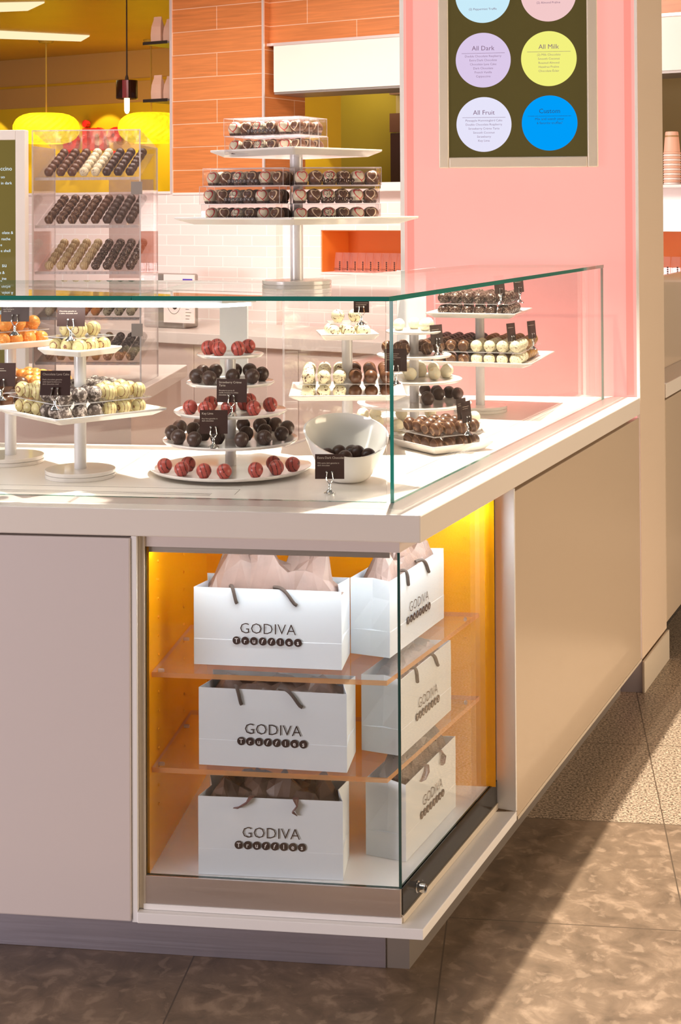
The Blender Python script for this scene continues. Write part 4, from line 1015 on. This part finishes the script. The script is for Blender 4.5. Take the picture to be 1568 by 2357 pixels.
# menu display left of the cabinet
md = thing('menu_display', 'white framed lit menu display at the left photo edge', 'menu', (-1.6, 1.93, .921), RA)
Mm = T(-1.484, 1.955, .921, RA)
f_ = B(Mm); f_.box(-.034, -.02, 0, 0, .02, .865).box(-.6, -.02, 0, -.566, .02, .865).box(-.566, -.02, .831, -.034, .02, .865).box(-.566, -.02, 0, -.034, .02, .03)
f_.out('frame', 'board', md, bevel=.002)
so = B(Mm).box(-.566, -.012, .03, -.034, .015, .831).out('screen', 'screen2', md)
tx = B(Mm)
for s_, x, z, h_ in (('ccino', -.040, .728, .0135), ('uo', -.065, .702, .0095), ('in dark', -.040, .681, .0095),
                   ('olate &', -.036, .513, .0095), ('nache', -.046, .492, .0095), ('e', -.075, .472, .0095), ('e shell', -.046, .452, .0095),
                   ('su', -.060, .401, .0135), ('e &', -.066, .378, .0095), ('ine', -.060, .358, .0095), ('in a white', -.0345, .336, .0095), ('e shell', -.046, .315, .0095),
                   ('pagne', -.038, .245, .0135), ('colate', -.048, .220, .0095), ('and', -.055, .199, .0095), ('ine', -.060, .178, .0095)):
    x2 = -.034 + (x+.034)*1.0 - .008
    tx.text(s_, x2, z, -.0126, h=h_, align='R')
tx.out('lettering', 'bluewhite', so, flat2d=True)

# ------------------------------------------------------------------ rear counters
lw_ = thing('rear_counter', 'pale left rear counter carrying the acrylic cabinet', 'counter', (-2, 2.2, 0))
B().prism([(-4, 1.78), (-1.06, 1.78), (-1.10, 2.66), (-4, 2.66)], .875, .92).out('worktop', 'cabtop', lw_, bevel=.003)
B().prism([(-4, 1.80), (-1.08, 1.80), (-1.12, 2.64), (-4, 2.64)], .0, .8745).out('body', 'cab', lw_)
rc = thing('rear_counter', 'pink beige counter along the tiled rear wall', 'counter', (-.6, 4.1, 0))
B(MW).box(-1.2, -.62, .865, 1.4, -.002, .92).out('worktop', 'cabtop', rc, bevel=.003)
for k in range(4): B(MW).box(-1.2+k*.6, -.60, .05, -1.2+k*.6+.596, -.01, .8645).out('door', 'cab', rc, bevel=.002)
# grey holder with printed instruction sheet on the rear counter
Mi = MW @ T(-.20, -.44, .92)
ih = thing('instruction_stand', 'grey stand holding a printed sheet on the rear counter', 'stand', tuple(MW @ Vector((-.20, -.44, .92))))
B(Mi).prism([(-.24, 0), (.02, 0), (.02, .12), (-.24, .12)], 0, .27).out('stand', 'greyholder', ih, bevel=.01)
sh_ = B(Mi).box(-.10, -.012, .03, .09, -.004, .27).out('printed_sheet', 'sheet', ih)
pr_ = B(Mi); 
for k in range(40):
    a = 2*PI*k/40; a2 = 2*PI*(k+1)/40
    q_ = [(-.035+.048*math.cos(a), -.0128, .15+.078*math.sin(a)), (-.035+.048*math.cos(a2), -.0128, .15+.078*math.sin(a2)), (-.035+.046*math.cos(a2), -.0128, .15+.076*math.sin(a2)), (-.035+.046*math.cos(a), -.0128, .15+.076*math.sin(a))]
    pr_.f([pr_.v(p) for p in q_])
pr_.box(-.036, -.0131, .10, -.033, -.0125, .19).box(-.060, -.0131, .175, -.050, -.0125, .205).box(-.022, -.0131, .165, -.004, -.0125, .205).disc(-.03, .112, .016, -.0129).box(-.055, -.0131, .145, -.030, -.0125, .149)
for k in range(10): pr_.box(.038, -.0131, .05+k*.016, .060+.012*((k*7) % 3)/2, -.0125, .052+k*.016)
pr_.out('diagram', 'print', sh_, flat2d=True)
B(Mi).box(.020, -.0131, .235, .080, -.0125, .250).out('heading', 'blueprint', sh_)

# ------------------------------------------------------------------ hanging shelves with kraft bags at the pier
def kraft_bag(x, y, z, rz, label, h=.135):
    t = B(MW @ T(x, y, z, rz)); w, d = .062, .045
    lv = [(0, 1, 1), (.3*h, 1.04, 1.05), (.62*h, .96, .85), (.88*h, .80, .22), (h, .78, .10)]
    R_ = []
    for zz, a, b in lv: R_.append([t.v((sx*w/2*a, sy*d/2*b, zz)) for sx, sy in ((-1, -1), (0, -1.06), (1, -1), (1.0 if b > .5 else 1, 0), (1, 1), (0, 1.06), (-1, 1), (-1, 0))])
    t.f(R_[0][::-1]); t.f(R_[-1])
    for a, b in zip(R_, R_[1:]):
        for k in range(8): t.f([a[k], a[(k+1) % 8], b[(k+1) % 8], b[k]])
    return tag(t.out('kraft_bag', 'kraft'), label, 'bag', 'kraft bags on the black shelves')
for zz, nm in ((2.412, 'upper'), (2.100, 'lower')):
    sh = thing('wall_shelf', '%s black wall shelf left of the wood tiled pier' % nm, 'shelf', tuple(MW @ Vector((-.70, .1, zz))), 0, 'black shelves beside the pier')
    B(MW).box(-.775, -.02, zz, -.607, .20, zz+.010).out('board', 'blackshelf', sh)
    B(MW).box(-.775, -.024, zz-.004, -.607, -.0205, zz+.013).out('lip', 'blackshelf', sh)
    kraft_bag(-.728, .05, zz+.0105, .1, 'kraft paper bag at left on the %s black shelf' % nm, .145 if nm == 'upper' else .138)
    kraft_bag(-.652, .06, zz+.0105, -.15, 'kraft paper bag at right on the %s black shelf' % nm, .13)

# ------------------------------------------------------------------ lamps of the far store
def basket(x, y, z, r, label):
    t = thing('basket_lamp', label, 'lamp', (x, y, z), 0, 'yellow basket lamps'); Mh = here(t)
    b_ = B(Mh); pr = []
    for k in range(13):
        a = -1.25+2.5*k/12; pr.append((r*math.cos(a)**.55, r*.46*math.sin(a)/math.sin(1.25)))
    n_ = 48
    rg = [[b_.v((rr*(1+.018*math.cos(PI*(q+i)))*math.cos(2*PI*q/n_), rr*(1+.018*math.cos(PI*(q+i)))*math.sin(2*PI*q/n_), zz)) for q in range(n_)] for i, (rr, zz) in enumerate(pr)]
    for a, b in zip(rg, rg[1:]):
        for q in range(n_): b_.f([a[q], a[(q+1) % n_], b[(q+1) % n_]]); b_.f([a[q], b[(q+1) % n_], b[q]])
    b_.out('shade', 'basket', t)
    B(Mh).lathe([(0, r*.44), (.006, r*.44), (.006, 2.783-z), (0, 2.783-z)], n=8).out('cord', 'goldcord', t)
    B(Mh).lathe([(0, 2.765-z), (.05, 2.765-z), (.06, 2.784-z), (0, 2.784-z)], n=20).out('canopy', 'goldcord', t)
basket(-3.40, 7.77, 2.125, .245, 'yellow basket lamp at far left above the acrylic cabinet')
basket(-2.62, 7.87, 2.125, .245, 'yellow basket lamp beside the wood tiled pier')
basket(-1.40, 9.04, 2.180, .235, 'yellow basket lamp seen under the shutter housing')
def pend(x, y, z, label):
    t = thing('pendant_lamp', label, 'lamp', (x, y, z), 0, 'dark cylinder pendants'); Mh = here(t)
    B(Mh).lathe([(0, .055), (.064, .055), (.065, .053), (.065, -.055), (.061, -.055), (.061, .045), (0, .045)], n=32).out('shade', 'blackshade', t, smooth=True)
    B(Mh @ Matrix.Rotation(-PI/2+YAW, 4, 'Z')).prism([(.0655*math.cos(a), .0655*math.sin(a)) for a in (-.28, -.1, .1, .28)] + [(.0648*math.cos(a), .0648*math.sin(a)) for a in (.28, -.28)], -.053, .053).out('red_band', 'redinner', t)
    B(Mh).lathe([(0, .055), (.012, .055), (.010, .075), (.005, .09), (.004, 2.784-z), (0, 2.784-z)], n=12).out('cord', 'cord', t, smooth=True)
    B(Mh).lathe([(0, -.145), (.010, -.14), (.0155, -.125), (.016, -.06), (.012, .04), (0, .044)], n=20).out('bulb', 'bulb', t, smooth=True)
pend(-2.192, 5.696, 2.232, 'dark cylinder pendant with glowing bulb over the acrylic cabinet')
pend(-1.0, 8.08, 2.345, 'dark cylinder pendant with glowing bulb under the shutter housing')
for q, (pts, nm) in enumerate(((((-3.6, 5.75), (-2.73, 5.78), (-2.95, 6.10), (-3.9, 6.2)), 'nearer'), (((-3.9, 6.85), (-2.98, 7.50), (-3.14, 7.80), (-4.2, 7.25)), 'farther'))):
    tag(B().prism(pts, 2.776, 2.7845).out('ceiling_light', 'lampwhite'), '%s pale light panel in the golden ceiling at left' % nm, 'light', 'light panels in the golden ceiling')
# red letters on the yellow wall
for k, (ch, x) in enumerate((('p', -.12), ('i', .035), ('n', .165), ('g', .335))):
    lt = B(); lt.text(ch, x, 2.005, -.05, h=.25, bold=.03, w={'p': .15, 'i': .055, 'n': .145, 'g': .15}[ch], align='C')
    o = lt.out('wall_letter', 'redletter', None, mw=MF, flat2d=True)
    so_ = o.modifiers.new('depth', 'SOLIDIFY'); so_.thickness = .04; so_.offset = 0
    tag(o, 'thick red letter %s on the yellow wall' % ch, 'letter', 'red letters on the yellow wall')
# dark menu board beyond the shutter opening
bd = thing('menu_board', 'dark brown menu board beyond the opening under the shutter', 'menu', tuple(MF @ Vector((3.4, -.3, 1.2))))
B(MF).box(3.01, -.30, 1.2, 4.6, -.26, 2.035).out('board', 'darkboard', bd)
B(MF).box(3.01, -.31, 2.04, 4.6, -.26, 2.17).out('header', 'brownboard', bd)
B(MF).box(3.01, -.31, 2.30, 4.6, -.21, 2.42).out('header', 'brownboard', bd)
tb = B(MF @ T(0, -.302, 0)); tb.text('SPECIALTY BURGERS', 3.42, 1.965, 0, h=.045)
for k in range(7): tb.box(3.12+.02*(k % 2), -.001, 1.90-k*.10, 3.50+.05*((k*5) % 3), 0, 1.908-k*.10)
tb.out('lettering', 'faint', bd, flat2d=True)
# ------------------------------------------------------------------ things at the rear wall
def clear_bag(u, label):
    t = B(MW @ T(u, .12, 1.1925)); w, d, h = .042, .03, .098
    R_ = [[t.v((sx*w/2*a, sy*d/2*b, zz)) for sx, sy in ((-1, -1), (1, -1), (1, 1), (-1, 1))] for zz, a, b in ((0, 1, 1), (h*.5, .98, 1), (h, .96, .3))]
    t.f(R_[0][::-1]); t.f(R_[-1])
    for a, b in zip(R_, R_[1:]):
        for k in range(4): t.f([a[k], a[(k+1) % 4], b[(k+1) % 4], b[k]])
    th_ = thing('clear_gift_bag', label, 'bag', tuple(MW @ Vector((u, .12, 1.1925))), 0, 'clear gift bags in the orange niches')
    t.out('bag', 'crystal', th_)
    p_ = B(MW @ T(u, .103, 1.1925))
    for k in range(5): p_.disc(.011, .012+k*.0095, .0042, 0, n=12)
    p_.text('DIVA', -.008, .010, 0, h=.010, w=.03)
    p_.out('print', 'print', th_, flat2d=True)
for k in range(9): clear_bag(.385+k*.0455, 'clear gift bag, %s from left in the orange niche' % ORD[k])
for k in range(3): clear_bag(2.06+k*.0455, 'clear gift bag, %s from left in the far right orange niche' % ORD[k])
# cups by the right photo edge
def cup_stack(u, v, z, n_, label, band=False):
    t = thing('cup_stack', label, 'cups', tuple(MW @ Vector((u, v, z))), 0, 'paper cups by the right photo edge')
    Mc = MW @ T(u, v, z)
    for k in range(n_):
        B(Mc).lathe([(0, k*.0105), (.036, k*.0105), (.039, k*.0105+.002), (.0385, k*.0105+.006), (.0355, k*.0105+.0100), (0, k*.0105+.0100)], n=24).out('cup_rim', 'cup' if k % 2 else 'sill', t, smooth=True)
    z0_ = n_*.0105
    B(Mc).lathe([(0, z0_), (.036, z0_), (.029, z0_+.085), (.027, z0_+.09), (0, z0_+.086)], n=24).out('top_cup', 'cup', t, smooth=True)
    B(Mc).lathe([(.0309, z0_+.066), (.0303, z0_+.073), (.029, z0_+.073), (.029, z0_+.066)], n=24).out('cup_band', 'cupband', t)
cup_stack(2.142, .10, 1.613, 14, 'stack of upside down paper cups nearest the steel pillar')
cup_stack(2.215, .16, 1.613, 18, 'taller stack of paper cups at the right photo edge')
# pink carton on the sill beside the pink panel
tag(B(MW).box(.64, .10, 1.613, .90, .25, 1.645).out('carton', 'sill', None), 'low pale pink carton on the sill left of the pink panel', 'box')
# counter run beyond the pillar
fc = thing('base_cabinet', 'champagne counter beyond the steel pillar at the right', 'cabinet', tuple(SD*3 - SN*.3))
B(MS).box(2.296, 0, .122, 3.2, .35, .864).out('body', 'lam_side', fc, bevel=.002)
B(MS).box(2.296, .08, 0, 3.2, .35, .1215).out('plinth', 'darkrail', fc)
B(MS).box(2.296, -.004, .872, 3.2, .36, .92).out('worktop', 'solid', fc, bevel=.002)
B(MS).box(2.31, .10, .9205, 3.2, .115, 1.26).out('guard_panel', 'lam_side', fc)
rd = B(MS @ T(2.52, .17, .92)); rd.prism([(0, 0), (.05, 0), (.06, .10), (0, .10)], 0, .41)
tag(rd.out('card_reader', 'reader', None, bevel=.006), 'grey brown card reader above the counter beyond the steel pillar', 'reader')

# ------------------------------------------------------------------ far store spots and panels, and added fill lights
for x in (-1.05, -.63, -.22, .23, .65, 1.07, 1.9):
    p = MF @ Vector((x, -.37, 2.75)); q = MF @ Vector((x, -.05, 1.2))
    light('wall_spot', 'SPOT', p, q, 42, (1, .86, .35), size=.01, angle=math.radians(54), blend=.12)
light('far_store_panel', 'AREA', (-3.2, 7.0, 2.7), (-3.2, 7.6, 0), 9, (1, .78, .30), size=1.2)
light('far_store_fill', 'AREA', (-3.0, 6.6, 1.0), (-3.0, 6.9, 3), 12, (1, .72, .18), size=1.6)  # fill added to brighten the golden ceiling
light('far_store_panel', 'AREA', (-.8, 7.2, 2.6), (-.4, 8.6, 1.8), 4, (1, .82, .45), size=.8)
light('aisle_fill', 'AREA', (-1.0, 1.9, 2.9), (-1.1, 3.4, .6), 27, (1, .86, .80), size=1.8, size_y=.5)  # added fill that brightens the rear aisle cabinets
light('jamb_fill', 'SPOT', (-1.0, 3.6, 3.2), (-.7, 4.7, 2.4), 60, (1, .82, .62), size=.05, angle=math.radians(60), blend=.8)  # added warm fill on the wood tiled wall
# the 300 truffles that show largest stay objects; the rest (mostly in the acrylic cabinet) become one object
bpy.context.view_layer.update()
dg = bpy.context.evaluated_depsgraph_get()
CLEAR = {'clear case glass', 'clear acrylic', 'clear gift box plastic', 'acrylic cabinet wall', 'acrylic edge', 'pale acrylic edge', 'iridescent clear bag', 'veiled acrylic'}
def shown(o):
    c = o.location + Vector((0, 0, .0165)); dd = (c-CAM).dot(fwd); n_ = 0
    for i in (-2, 0, 2):
        for j in (-2, 0, 2):
            v_ = c + rx*(i*.0052) + uy*(j*.0052) - CAM
            X = 784+FPX*v_.dot(rx)/v_.dot(fwd)
            if X < 0 or X > 1568: continue
            dn = v_.normalized(); og = CAM.copy()
            for _ in range(30):
                hit, lo_, no_, fi, ob, _m = S.ray_cast(dg, og, dn)
                if not hit: break
                if ob.name == o.name: n_ += 1; break
                me_ = ob.data
                mm_ = me_.materials[me_.polygons[fi].material_index].name if fi < len(me_.polygons) and len(me_.materials) else ''
                if mm_ in CLEAR: og = lo_ + dn*1e-4; continue
                break
    return n_/(dd*dd)
rank = sorted(TRUFFLES, key=lambda q: -shown(q[0]))
rest = rank[300:]
if rest:
    kinds_ = sorted({k for _, k in rest}); vs_, fs_, mi_ = [], [], []
    for o, k in rest:
        me_ = TM[k]; mt = o.matrix_world.copy(); o0 = len(vs_)
        vs_ += [mt @ v.co for v in me_.vertices]
        for p_ in me_.polygons: fs_.append([o0+i for i in p_.vertices]); mi_.append(kinds_.index(k))
    for o, k in rest: bpy.data.objects.remove(o)
    me = bpy.data.meshes.new('truffles'); me.from_pydata(vs_, [], fs_)
    for k in kinds_: me.materials.append(K[k][1])
    me.polygons.foreach_set('material_index', mi_)
    for p_ in me.polygons: p_.use_smooth = True
    o = bpy.data.objects.new('truffles', me); COL.objects.link(o)
    tag(o, 'many small truffles on the slanted trays of the tall acrylic cabinet and farther stands', 'truffles', None, 'stuff')
